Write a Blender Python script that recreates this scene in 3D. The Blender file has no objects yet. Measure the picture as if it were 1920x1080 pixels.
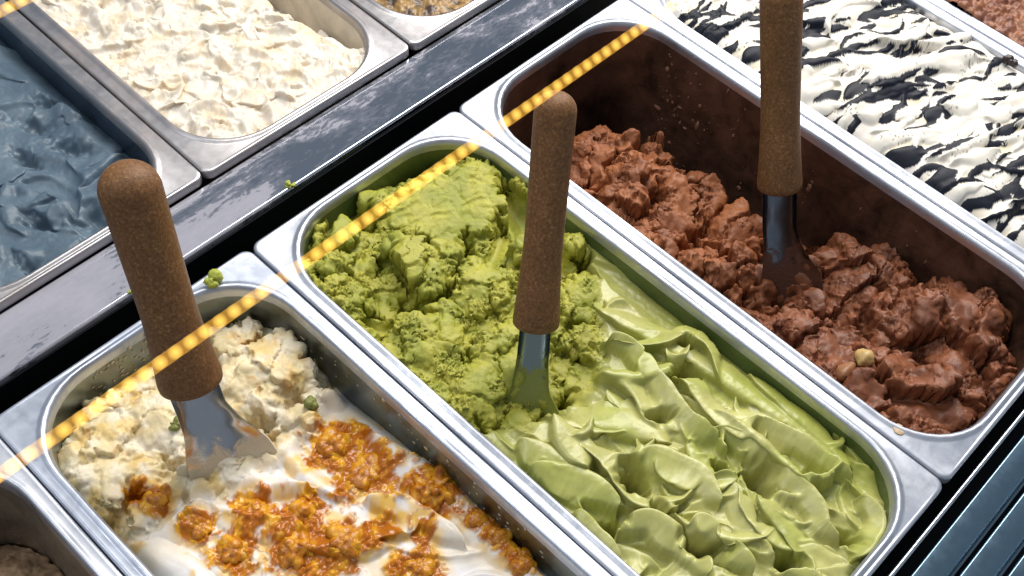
import bpy, bmesh, math, random
import numpy as np
from mathutils import Vector, Matrix

# ------------------------------------------------------------------ camera, world, lamps, exposure
sc = bpy.context.scene
col = sc.collection
cam_d = bpy.data.cameras.new('camera')
cam = bpy.data.objects.new('camera', cam_d)
col.objects.link(cam)
cam_d.sensor_width = 36.0
cam_d.angle = math.radians(46.07)
cam_d.clip_start = 0.01
cam_d.clip_end = 50.0
cam.matrix_world = Matrix(((0.687531, 0.547024, -0.477562, -0.23854),
                           (-0.721185, 0.591194, -0.361083, -0.36595),
                           (0.084811, 0.592667, 0.80097, 0.55099),
                           (0, 0, 0, 1)))
sc.camera = cam

world = bpy.data.worlds.new('World')
sc.world = world
world.use_nodes = True
bg = world.node_tree.nodes['Background']
bg.inputs[0].default_value = (0.38, 0.43, 0.50, 1)
bg.inputs[1].default_value = 0.68


def area_lamp(name, loc, target, sx, sy, power, color):
    d = bpy.data.lights.new(name, 'AREA')
    d.shape = 'RECTANGLE'
    d.size, d.size_y, d.energy, d.color = sx, sy, power, color
    o = bpy.data.objects.new(name, d)
    col.objects.link(o)
    o.location = loc
    z = (Vector(loc) - Vector(target)).normalized()
    x = Vector((1, 0, 0))
    x = (x - z * x.dot(z)).normalized()
    y = z.cross(x)
    o.matrix_world = Matrix((x, y, z)).transposed().to_4x4()
    o.location = loc
    return o


# the display case's long lamp over the pans, and an added fill lamp from the upper left
area_lamp('case_lamp', (0.74, 0.18, 0.80), (0.25, -0.10, 0.0), 1.3, 0.44, 22.0, (1.0, 0.96, 0.91))
area_lamp('ceiling_lamp', (-0.9, 0.5, 1.7), (0.0, -0.1, 0.0), 0.6, 0.6, 8.0, (0.95, 0.97, 1.0))

sc.view_settings.view_transform = 'Standard'
sc.view_settings.look = 'None'
sc.view_settings.exposure = 0.0
sc.view_settings.gamma = 1.0
sc.view_settings.use_curve_mapping = False
sc.render.engine = 'CYCLES'
sc.cycles.use_denoising = True
sc.cycles.max_bounces = 8
sc.cycles.transparent_max_bounces = 16
sc.cycles.sample_clamp_indirect = 6.0
sc.cycles.caustics_reflective = True

# ------------------------------------------------------------------ small helpers


def tag(o, label=None, cat=None, group=None, kind=None):
    if label:
        o['label'] = label
    if cat:
        o['category'] = cat
    if group:
        o['group'] = group
    if kind:
        o['kind'] = kind
    return o


def empty(name, loc=(0, 0, 0), rz=0.0):
    o = bpy.data.objects.new(name, None)
    o.empty_display_size = 0.02
    col.objects.link(o)
    o.location = loc
    o.rotation_euler = (0, 0, rz)
    return o


def link(name, me, mat=None, parent=None, smooth=True):
    if mat is not None and not me.materials:
        me.materials.append(mat)
    if smooth:
        me.polygons.foreach_set('use_smooth', np.ones(len(me.polygons), bool))
    o = bpy.data.objects.new(name, me)
    col.objects.link(o)
    if parent is not None:
        o.parent = parent
    return o


def mesh_from(name, verts, faces):
    me = bpy.data.meshes.new(name)
    me.from_pydata([tuple(map(float, v)) for v in verts], [], [tuple(map(int, f)) for f in faces])
    me.update()
    return me


def N(nt, kind, **kw):
    n = nt.nodes.new(kind)
    for k, v in kw.items():
        if hasattr(n, k):
            setattr(n, k, v)
        else:
            n.inputs[k].default_value = v
    return n


def new_mat(name):
    m = bpy.data.materials.new(name)
    m.use_nodes = True
    nt = m.node_tree
    return m, nt, nt.nodes['Principled BSDF'], nt.nodes['Material Output']


def noise(nt, vec, scale, detail=4, rough=0.55, dist=0.0):
    n = N(nt, 'ShaderNodeTexNoise')
    n.inputs['Scale'].default_value = scale
    n.inputs['Detail'].default_value = detail
    n.inputs['Roughness'].default_value = rough
    n.inputs['Distortion'].default_value = dist
    if vec is not None:
        nt.links.new(vec, n.inputs['Vector'])
    return n.outputs['Fac']


def ramp(nt, fac, stops):
    r = N(nt, 'ShaderNodeValToRGB')
    e = r.color_ramp.elements
    while len(e) > 1:
        e.remove(e[-1])
    e[0].position, e[0].color = stops[0][0], tuple(stops[0][1]) + (1,)
    for p, c in stops[1:]:
        x = e.new(p)
        x.color = tuple(c) + (1,)
    nt.links.new(fac, r.inputs[0])
    return r.outputs[0]


def mixc(nt, fac, a, b, mode='MIX'):
    m = N(nt, 'ShaderNodeMix', data_type='RGBA', blend_type=mode)
    for sock, v in ((m.inputs[0], fac), (m.inputs[6], a), (m.inputs[7], b)):
        if isinstance(v, bpy.types.NodeSocket):
            nt.links.new(v, sock)
        elif isinstance(v, (int, float)):
            sock.default_value = v
        else:
            sock.default_value = tuple(v) + (1,)
    return m.outputs[2]


def bump(nt, h, strength, dist, prev=None):
    b = N(nt, 'ShaderNodeBump')
    b.inputs['Strength'].default_value = strength
    b.inputs['Distance'].default_value = dist
    nt.links.new(h, b.inputs['Height'])
    if prev is not None:
        nt.links.new(prev, b.inputs['Normal'])
    return b.outputs['Normal']


def coord(nt, scale=None):
    c = N(nt, 'ShaderNodeTexCoord').outputs['Object']
    if scale is None:
        return c
    m = N(nt, 'ShaderNodeMapping')
    m.inputs['Scale'].default_value = scale
    nt.links.new(c, m.inputs['Vector'])
    return m.outputs[0]


def steel(name, base=(0.63, 0.64, 0.67), r0=0.16, r1=0.42, film=0.0, filmcol=(0.45, 0.4, 0.36), seed=0.0, wav=0.35, scr=1.0):
    m, nt, p, out = new_mat(name)
    c = coord(nt)
    sh = N(nt, 'ShaderNodeMapping')
    sh.inputs['Location'].default_value = (seed * 3.1, seed * 1.7, seed)
    nt.links.new(c, sh.inputs['Vector'])
    v = sh.outputs[0]
    p.inputs['Metallic'].default_value = 1.0
    n1 = noise(nt, v, 26, 6, 0.6, 0.6)
    n2 = noise(nt, v, 150, 4, 0.6)
    mp = N(nt, 'ShaderNodeMapping')
    mp.inputs['Scale'].default_value = (60, 900, 900)
    mp.inputs['Rotation'].default_value = (0, 0, 0.5)
    nt.links.new(v, mp.inputs['Vector'])
    n3 = noise(nt, mp.outputs[0], 1.0, 2, 0.5)
    mx = mixc(nt, 0.45, n1, n2)
    rr = ramp(nt, mx, [(0.36, (r0,) * 3), (0.62, (r1,) * 3)])
    nt.links.new(rr, p.inputs['Roughness'])
    bc = mixc(nt, ramp(nt, n1, [(0.40, (0, 0, 0)), (0.66, (1, 1, 1))]), base, tuple(x * 0.88 for x in base))
    nt.links.new(bc, p.inputs['Base Color'])
    nb = bump(nt, noise(nt, v, 9, 2, 0.5), wav, 0.004)
    nb = bump(nt, n3, 0.02 * scr, 0.0003, nb)
    nt.links.new(nb, p.inputs['Normal'])
    if film > 0:
        d = N(nt, 'ShaderNodeBsdfPrincipled')
        d.inputs['Roughness'].default_value = 0.45
        d.inputs['Base Color'].default_value = filmcol + (1,)
        mk = ramp(nt, mixc(nt, 0.5, noise(nt, v, 40, 6, 0.7, 1.2), noise(nt, v, 11, 3, 0.6)), [(0.42, (0, 0, 0)), (0.50, (film * .35,) * 3), (0.60, (film,) * 3)])
        ms = N(nt, 'ShaderNodeMixShader')
        nt.links.new(mk, ms.inputs[0])
        nt.links.new(p.outputs[0], ms.inputs[1])
        nt.links.new(d.outputs[0], ms.inputs[2])
        nt.links.new(ms.outputs[0], out.inputs['Surface'])
    return m


def basin_mat(name, residue, cover, seed=0.0, base=(0.5, 0.52, 0.52), rough=0.35, lo=.75, hi=1.25):
    """steel wall smeared with what the pan holds; cover 0..1 is how much of the wall the smear hides"""
    m, nt, p, out = new_mat(name)
    sh = N(nt, 'ShaderNodeMapping')
    sh.inputs['Location'].default_value = (seed * 2.3, seed * 1.1, seed)
    nt.links.new(coord(nt), sh.inputs['Vector'])
    v = sh.outputs[0]
    p.inputs['Metallic'].default_value = 1.0
    p.inputs['Base Color'].default_value = base + (1,)
    n1 = noise(nt, v, 22, 6, 0.65, 0.8)
    nt.links.new(ramp(nt, n1, [(0.3, (0.22,) * 3), (0.7, (0.45,) * 3)]), p.inputs['Roughness'])
    d = N(nt, 'ShaderNodeBsdfPrincipled')
    d.inputs['Roughness'].default_value = rough
    n2 = noise(nt, v, 70, 5, 0.65, 0.6)
    dc = mixc(nt, ramp(nt, mixc(nt, .4, n1, n2), [(.35, (0, 0, 0)), (.65, (1, 1, 1))]), tuple(x * lo for x in residue), tuple(min(1, x * hi) for x in residue))
    nt.links.new(dc, d.inputs['Base Color'])
    nt.links.new(bump(nt, n2, 0.35, 0.0015), d.inputs['Normal'])
    t = 1.0 - cover
    mk = ramp(nt, mixc(nt, 0.35, n1, n2), [(max(0.0, t * 0.75 + 0.05), (0, 0, 0)), (min(1.0, t * 0.75 + 0.2), (0.95,) * 3)])
    ms = N(nt, 'ShaderNodeMixShader')
    nt.links.new(mk, ms.inputs[0])
    nt.links.new(p.outputs[0], ms.inputs[1])
    nt.links.new(d.outputs[0], ms.inputs[2])
    nt.links.new(ms.outputs[0], out.inputs['Surface'])
    return m


def gelato_mat(name, rough=0.5, sss=0.25, radius=(0.004, 0.003, 0.0015), spec=0.4, vary=0.12, bsc=900, bst=0.3, bsc2=330, bst2=0.35):
    m, nt, p, out = new_mat(name)
    a = N(nt, 'ShaderNodeAttribute', attribute_name='col')
    c = coord(nt)
    n1 = noise(nt, c, 120, 4, 0.6)
    n2 = noise(nt, c, bsc, 3, 0.6)
    n3 = noise(nt, c, bsc2, 3, 0.6)
    f = ramp(nt, n1, [(0.3, (1 - vary,) * 3), (0.7, (1 + vary,) * 3)])
    nt.links.new(mixc(nt, 1.0, a.outputs['Color'], f, 'MULTIPLY'), p.inputs['Base Color'])
    # wetness is stored with the colour: alpha-like attribute 'wet'
    w = N(nt, 'ShaderNodeAttribute', attribute_name='wet')
    mr = N(nt, 'ShaderNodeMapRange')
    mr.inputs['To Min'].default_value = rough
    mr.inputs['To Max'].default_value = 0.22
    nt.links.new(w.outputs['Fac'], mr.inputs['Value'])
    nt.links.new(mr.outputs[0], p.inputs['Roughness'])
    p.inputs['Specular IOR Level'].default_value = spec
    p.inputs['Subsurface Weight'].default_value = sss
    p.inputs['Subsurface Radius'].default_value = radius
    p.inputs['Subsurface Scale'].default_value = 1.0
    dry = N(nt, 'ShaderNodeMapRange')
    dry.inputs['From Max'].default_value = 0.5
    dry.inputs['To Min'].default_value = 1.0
    dry.inputs['To Max'].default_value = 0.12
    nt.links.new(w.outputs['Fac'], dry.inputs['Value'])
    nb = None
    for hgt, st, ds in ((n3, bst2, 0.0016), (n2, bst, 0.0007)):
        b = N(nt, 'ShaderNodeBump')
        b.inputs['Distance'].default_value = ds
        k = N(nt, 'ShaderNodeMath', operation='MULTIPLY')
        k.inputs[1].default_value = st
        nt.links.new(dry.outputs[0], k.inputs[0])
        nt.links.new(k.outputs[0], b.inputs['Strength'])
        nt.links.new(hgt, b.inputs['Height'])
        if nb is not None:
            nt.links.new(nb, b.inputs['Normal'])
        nb = b.outputs['Normal']
    nt.links.new(nb, p.inputs['Normal'])
    return m


# ------------------------------------------------------------------ numpy noise, in millimetres
def perm(seed):
    r = np.random.default_rng(seed)
    g = r.uniform(0, 2 * np.pi, 4096)
    return np.cos(g), np.sin(g), r.permutation(4096)


_pc = {}


def pn(x, y, seed=0):
    """gradient noise, about -1..1"""
    if seed not in _pc:
        _pc[seed] = perm(seed)
    gx, gy, pm = _pc[seed]
    xi = np.floor(x).astype(np.int64)
    yi = np.floor(y).astype(np.int64)
    xf, yf = x - xi, y - yi
    u = xf * xf * xf * (xf * (xf * 6 - 15) + 10)
    v = yf * yf * yf * (yf * (yf * 6 - 15) + 10)

    def g(ix, iy, fx, fy):
        h = pm[(pm[ix & 4095] + iy) & 4095]
        return gx[h] * fx + gy[h] * fy
    a = g(xi, yi, xf, yf)
    b = g(xi + 1, yi, xf - 1, yf)
    c = g(xi, yi + 1, xf, yf - 1)
    d = g(xi + 1, yi + 1, xf - 1, yf - 1)
    return ((a + (b - a) * u) * (1 - v) + (c + (d - c) * u) * v) * 1.5


def fbm(x, y, s, oct=4, gain=0.5, seed=0):
    r, a, t = 0, 1.0, 0
    for i in range(oct):
        r = r + a * pn(x / s + 7.3 * i, y / s - 3.1 * i, seed + i)
        t += a
        a *= gain
        s *= 0.5
    return r / t


def billow(x, y, s, oct=4, gain=0.55, seed=0):
    r, a, t = 0, 1.0, 0
    for i in range(oct):
        r = r + a * np.abs(pn(x / s + 7.3 * i, y / s - 3.1 * i, seed + i))
        t += a
        a *= gain
        s *= 0.5
    return r / t


def worley(x, y, s, seed=0):
    r = np.random.default_rng(seed)
    jx, jy, ji = r.uniform(0, 1, 4096), r.uniform(0, 1, 4096), r.uniform(0, 1, 4096)
    pm = r.permutation(4096)
    x, y = x / s, y / s
    xi, yi = np.floor(x).astype(np.int64), np.floor(y).astype(np.int64)
    f1 = np.full(x.shape, 9.0)
    f2 = np.full(x.shape, 9.0)
    idv = np.zeros(x.shape)
    for a in (-1, 0, 1):
        for b in (-1, 0, 1):
            h = pm[(pm[(xi + a) & 4095] + yi + b) & 4095]
            d = np.hypot(xi + a + jx[h] - x, yi + b + jy[h] - y)
            n = d < f1
            f2 = np.where(n, f1, np.minimum(f2, d))
            idv = np.where(n, ji[h], idv)
            f1 = np.where(n, d, f1)
    return f1, f2, idv


def sst(a, b, x):
    t = np.clip((x - a) / (b - a), 0, 1)
    return t * t * (3 - 2 * t)


def catmull(pts, n=28):
    p = np.array(pts, float)
    p = np.vstack([2 * p[0] - p[1], p, 2 * p[-1] - p[-2]])
    out = []
    m = len(p) - 3
    for k in range(n + 1):
        s = min(k / n * m, m - 1e-6)
        i = int(s)
        t = s - i
        a, b, c, d = p[i:i + 4]
        out.append(0.5 * (2 * b + (c - a) * t + (2 * a - 5 * b + 4 * c - d) * t * t + (3 * b - a - 3 * c + d) * t ** 3))
    return np.array(out)


def rr_sd(x, y, a, b, r):
    """signed distance to a rounded rectangle with half sides a, b"""
    qx, qy = np.abs(x) - (a - r), np.abs(y) - (b - r)
    return np.hypot(np.maximum(qx, 0), np.maximum(qy, 0)) + np.minimum(np.maximum(qx, qy), 0) - r


OA, OB, OR = 74.0, 178.0, 43.0            # opening of a pan: half width, half length, corner radius (mm)
TAPER = 0.055


def shards(x, y, s, seed):
    """cells with a tilted top each: (level, tilt offset, gap to the neighbour)"""
    r = np.random.default_rng(seed)
    jx, jy, ji = r.uniform(0, 1, 4096), r.uniform(0, 1, 4096), r.uniform(-1, 1, 4096)
    ta = r.uniform(0, 2 * np.pi, 4096)
    tm = r.uniform(.2, 1, 4096)
    pm = r.permutation(4096)
    x, y = x / s, y / s
    xi, yi = np.floor(x).astype(np.int64), np.floor(y).astype(np.int64)
    f1, f2 = np.full(x.shape, 9.0), np.full(x.shape, 9.0)
    lev, til = np.zeros(x.shape), np.zeros(x.shape)
    for a in (-1, 0, 1):
        for b in (-1, 0, 1):
            h = pm[(pm[(xi + a) & 4095] + yi + b) & 4095]
            ex, ey = x - (xi + a + jx[h]), y - (yi + b + jy[h])
            d = np.hypot(ex, ey)
            n = d < f1
            f2 = np.where(n, f1, np.minimum(f2, d))
            lev = np.where(n, ji[h], lev)
            til = np.where(n, (ex * np.cos(ta[h]) + ey * np.sin(ta[h])) * tm[h], til)
            f1 = np.where(n, d, f1)
    return lev, til, f2 - f1


class Field:
    """a gelato surface: heights on a grid, sideways lean, colour and wetness, all in mm"""

    def __init__(s, step, base, x0=-78, x1=78, y0=-182, y1=182):
        s.step = step
        s.xs, s.ys = np.arange(x0, x1 + step, step), np.arange(y0, y1 + step, step)
        s.X, s.Y = np.meshgrid(s.xs, s.ys)
        s.h = np.zeros_like(s.X) + base
        s.dx, s.dy = np.zeros_like(s.X), np.zeros_like(s.X)
        s.col = np.ones(s.X.shape + (3,))
        s.wet = np.zeros_like(s.X)

    def sub(s, pts, pad):
        p = np.array(pts)
        i0 = max(0, int((p[:, 1].min() - pad - s.ys[0]) / s.step))
        i1 = min(len(s.ys), int((p[:, 1].max() + pad - s.ys[0]) / s.step) + 2)
        j0 = max(0, int((p[:, 0].min() - pad - s.xs[0]) / s.step))
        j1 = min(len(s.xs), int((p[:, 0].max() + pad - s.xs[0]) / s.step) + 2)
        if i1 <= i0 or j1 <= j0:
            return None
        return slice(i0, i1), slice(j0, j1)

    def along(s, sl, P):
        X, Y = s.X[sl], s.Y[sl]
        best = np.full(X.shape, 1e9)
        t, sg, nx, ny = (np.zeros(X.shape) for _ in range(4))
        n = len(P) - 1
        for i in range(n):
            a, b = P[i], P[i + 1]
            v = b - a
            L2 = max(v @ v, 1e-9)
            k = np.clip(((X - a[0]) * v[0] + (Y - a[1]) * v[1]) / L2, 0, 1)
            ex, ey = X - a[0] - k * v[0], Y - a[1] - k * v[1]
            d = np.hypot(ex, ey)
            m = d < best
            best = np.where(m, d, best)
            t = np.where(m, (i + k) / n, t)
            l = math.sqrt(L2)
            mx, my = -v[1] / l, v[0] / l
            sg = np.where(m, np.sign(ex * mx + ey * my), sg)
            nx, ny = np.where(m, mx, nx), np.where(m, my, ny)
        return best * sg, t, nx, ny

    def ribbon(s, pts, w, z, amp, lean=0.0, skew=0.4, rag=0.2, seed=0, color=None, taper=2.5, z1=None, p=0.6, wet=None):
        P = catmull(pts)
        sl = s.sub(P, w * 1.5 + 3)
        if sl is None:
            return
        L = np.hypot(*np.diff(P, axis=0).T).sum()
        d, t, nx, ny = s.along(sl, P)
        d = d + w * rag * pn(t * L / (w * 1.6) + seed, np.sign(d) * 3.7 + seed * 0.3, seed)
        wt = w * np.clip(1 - np.abs(2 * t - 1) ** taper, 0.02, 1) * (1 + 0.25 * pn(t * L / (w * 3) + 11.1, 0 * t + seed, seed + 1))
        u = d / wt
        ins = np.abs(u) < 1
        pr = np.where(ins, (1 - np.clip(u * u, 0, 1)) ** p, 0) * (1 + skew * np.clip(u, -1, 1))
        zz = z if z1 is None else z + (z1 - z) * t
        zn = zz + amp * pr + 0.9 * pn(t * L / 16 + seed, 0 * t + 0.3, seed + 2) + 0.22 * pn(u * 2.2, t * L / 22, seed + 3)
        h = s.h[sl]
        on = ins & (zn > h)
        f = sst(0, 0.25, pr) * on
        s.dx[sl] = np.where(on, s.dx[sl] * (1 - f) + lean * nx * pr * f, s.dx[sl])
        s.dy[sl] = np.where(on, s.dy[sl] * (1 - f) + lean * ny * pr * f, s.dy[sl])
        s.h[sl] = np.where(on, zn, h)
        if color is not None:
            s.col[sl] = np.where(on[..., None], np.array(color), s.col[sl])
        if wet is not None:
            s.wet[sl] = np.where(on, wet, s.wet[sl])

    def trough(s, pts, w, z, depth, lip=0.8, seed=0, z1=None, soft=0.35, lift=None):
        """a spatula drawn through: hollow in the middle, raised lips"""
        P = catmull(pts)
        sl = s.sub(P, w * 1.4 + 3)
        if sl is None:
            return
        L = np.hypot(*np.diff(P, axis=0).T).sum()
        d, t, nx, ny = s.along(sl, P)
        d = d + w * 0.12 * pn(t * L / w + seed, np.sign(d) + seed, seed)
        wt = w * np.clip(1 - np.abs(2 * t - 1) ** 4, 0.05, 1)
        u = d / wt
        zz = z if z1 is None else z + (z1 - z) * t
        zn = zz - depth * (1 - np.clip(u * u, 0, 1)) + 0.25 * pn(u * 3, t * L / 25, seed + 3)
        m = 1 - sst(1 - soft, 1.0, np.abs(u))
        s.h[sl] = s.h[sl] * (1 - m) + zn * m
        s.dx[sl] *= 1 - m
        s.dy[sl] *= 1 - m
        lp = np.exp(-((np.abs(u) - 1.0) / 0.17) ** 2) * np.clip(.55 + 0.9 * pn(t * L / 14, np.sign(d) * 5.0 + seed, seed + 5), 0, 1.3) * sst(0, .1, t) * sst(1, .9, t)
        s.h[sl] += lip * lp
        s.dx[sl] += lip * .9 * lp * nx * np.sign(d)
        s.dy[sl] += lip * .9 * lp * ny * np.sign(d)

    def pit(s, x, y, r, depth, ang=None, el=1.0, seed=0, sharp=4):
        sl = s.sub([(x, y)], r * el * 2.2 + 2)
        if sl is None:
            return
        X, Y = s.X[sl] - x, s.Y[sl] - y
        a = ang or 0.0
        U, V = X * math.cos(a) + Y * math.sin(a), -X * math.sin(a) + Y * math.cos(a)
        d = np.hypot(U / (r * el), V / r) + 0.35 * pn(X / (r * 0.8) + seed, Y / (r * 0.8), seed)
        s.h[sl] -= depth * np.exp(-np.clip(d, 0, 4) ** sharp)

    def dome(s, x, y, r, z, height, seed=0, rough=0.3, lean=(0, 0), flat=0.5, color=None):
        sl = s.sub([(x, y)], r * 1.5)
        if sl is None:
            return
        X, Y = s.X[sl] - x, s.Y[sl] - y
        d = np.hypot(X, Y) / r * (1 + rough * fbm(X + 31 * seed, Y, r * 0.9, 4, 0.55, seed))
        pr = np.clip(1 - d * d, 0, 1) ** flat
        zn = np.where(d < 1, z + height * pr, -999)
        on = zn > s.h[sl]
        s.dx[sl] = np.where(on, lean[0] * pr + X / r * 0.10 * r * pr * 0, s.dx[sl])
        s.dy[sl] = np.where(on, lean[1] * pr, s.dy[sl])
        s.h[sl] = np.where(on, zn, s.h[sl])
        if color is not None:
            s.col[sl] = np.where(on[..., None], np.array(color), s.col[sl])

    def blur(s, a, mm):
        k = max(1, int(mm / s.step))
        for ax in (0, 1):
            pad = [(0, 0), (0, 0)]
            pad[ax] = (k + 1, k)
            c = np.cumsum(np.pad(a, pad, mode='edge'), axis=ax)
            n = a.shape[ax]
            hi = np.take(c, np.arange(2 * k + 1, 2 * k + 1 + n), axis=ax)
            lo = np.take(c, np.arange(0, n), axis=ax)
            a = (hi - lo) / (2 * k + 1)
        return a

    def soften(s, mm=0.6, lean=1.2):
        s.h = s.blur(s.h, mm)
        s.dx, s.dy = s.blur(s.blur(s.dx, lean), lean * .6), s.blur(s.blur(s.dy, lean), lean * .6)

    def chunks(s, sizes, amps, seed, warp=0.35, mask=1.0, crack=0.5):
        """broken crumbs: cells at their own height with cracks between"""
        for i, (sz, am) in enumerate(zip(sizes, amps)):
            wx = s.X + warp * sz * (pn(s.X / sz * 1.1, s.Y / sz * 1.1, seed + i) + .5 * pn(s.X / sz * 2.6, s.Y / sz * 2.6, seed + 20 + i))
            wy = s.Y + warp * sz * (pn(s.X / sz * 1.1 + 9, s.Y / sz * 1.1, seed + 40 + i) + .5 * pn(s.X / sz * 2.6, s.Y / sz * 2.6 + 5, seed + 60 + i))
            f1, f2, c = worley(wx, wy, sz, seed + 80 + i)
            s.h += mask * am * ((c - .5) * 1.6 + .5 * (1 - np.clip(f1, 0, 1) ** 2) - crack * (1 - sst(0, .16, f2 - f1)))

    def break_up(s, sz, lev, til, seed, warp=.4, mask=1.0, crack=0.6):
        """broken slabs: each with its own level and slope, torn along the edges"""
        wx = s.X + warp * sz * (pn(s.X / sz, s.Y / sz, seed) + .35 * pn(s.X / sz * 3, s.Y / sz * 3, seed + 1) + .18 * pn(s.X / sz * 8, s.Y / sz * 8, seed + 2))
        wy = s.Y + warp * sz * (pn(s.X / sz + 9, s.Y / sz, seed + 3) + .35 * pn(s.X / sz * 3, s.Y / sz * 3 + 4, seed + 4) + .18 * pn(s.X / sz * 8, s.Y / sz * 8 + 4, seed + 5))
        l, t, g = shards(wx, wy, sz, seed + 6)
        s.h += mask * (lev * l + til * t * 2 - crack * lev * (1 - sst(0, .12, g)))

    def mushroom(s, mm, k, lim=4.0):
        """tops swell outwards over the hollows beside them"""
        b = s.blur(s.blur(s.h, mm), mm)
        gy, gx = np.gradient(b, s.step)
        up = sst(-1.5, 2.5, s.h - b)
        s.dx += np.clip(-k * gx * up, -lim, lim)
        s.dy += np.clip(-k * gy * up, -lim, lim)

    def torn_walls(s, amp, seed, sz=3.0, mask=1.0):
        """steep faces get ledges and pits of their own"""
        gy, gx = np.gradient(s.h, s.step)
        st = sst(.5, 1.6, np.hypot(gx, gy)) * mask
        s.dx += amp * st * (pn(s.Y / sz, s.h / (sz * .8), seed) + .6 * pn(s.Y / sz * 2.3, s.h / sz * 2.6, seed + 1))
        s.dy += amp * st * (pn(s.X / sz, s.h / (sz * .8), seed + 2) + .6 * pn(s.X / sz * 2.3, s.h / sz * 2.6, seed + 3))

    def build(s, name, mat, center, edge=(0.0, 0.0), over=None, rz=0.0):
        """edge: (width, drop) the surface rounds down towards the wall; over: mask where it may spill on the rim"""
        inset = np.clip(-s.h, 0, 130) * TAPER
        sd0 = rr_sd(s.X, s.Y, OA, OB, OR)
        if edge[0] > 0:
            e = np.clip(1 + (sd0 + inset) / edge[0], 0, 1.3)
            s.h = s.h - edge[1] * e ** 2.2
        px, py, h = s.X + s.dx, s.Y + s.dy, s.h
        inset = np.clip(-h, 0, 130) * TAPER + sst(1.5, -2.0, h) * 1.2
        for _ in range(2):
            ex = 0.05
            sd = rr_sd(px, py, OA, OB, OR) + inset
            gx = (rr_sd(px + ex, py, OA, OB, OR) - rr_sd(px - ex, py, OA, OB, OR)) / (2 * ex)
            gy = (rr_sd(px, py + ex, OA, OB, OR) - rr_sd(px, py - ex, OA, OB, OR)) / (2 * ex)
            lim = 0.6 if over is None else np.where(over > 0, 0.6 + over, 0.6)
            c = np.maximum(sd - lim, 0)
            px, py = px - gx * c, py - gy * c
        keep = sd0 < 3.0 * s.step + (0 if over is None else np.maximum(over, 0))
        idx = np.full(s.X.shape, -1)
        q = keep[:-1, :-1] & keep[1:, :-1] & keep[:-1, 1:] & keep[1:, 1:]
        used = np.zeros_like(keep)
        used[:-1, :-1] |= q
        used[1:, :-1] |= q
        used[:-1, 1:] |= q
        used[1:, 1:] |= q
        idx[used] = np.arange(used.sum())
        a, b, c, d = idx[:-1, :-1][q], idx[:-1, 1:][q], idx[1:, 1:][q], idx[1:, :-1][q]
        quads = np.stack([a, b, c, d], 1).astype(np.int32)
        co = np.stack([px[used], py[used], h[used]], 1) * 0.001
        me = bpy.data.meshes.new(name)
        me.vertices.add(len(co))
        me.vertices.foreach_set('co', co.astype(np.float32).ravel())
        me.loops.add(quads.size)
        me.loops.foreach_set('vertex_index', quads.ravel())
        me.polygons.add(len(quads))
        me.polygons.foreach_set('loop_start', np.arange(0, quads.size, 4, dtype=np.int32))
        me.update(calc_edges=True)
        at = me.attributes.new('col', 'FLOAT_COLOR', 'POINT')
        at.data.foreach_set('color', np.concatenate([s.col[used], np.ones((len(co), 1))], 1).astype(np.float32).ravel())
        at = me.attributes.new('wet', 'FLOAT', 'POINT')
        at.data.foreach_set('value', s.wet[used].astype(np.float32))
        o = link(name, me, mat)
        o.location = (center[0], center[1], 0)
        o.rotation_euler = (0, 0, rz)
        return o

    def height_at(s, x, y):
        j = int(round((x - s.xs[0]) / s.step))
        i = int(round((y - s.ys[0]) / s.step))
        return float(s.h[min(max(i, 0), len(s.ys) - 1), min(max(j, 0), len(s.xs) - 1)])


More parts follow.
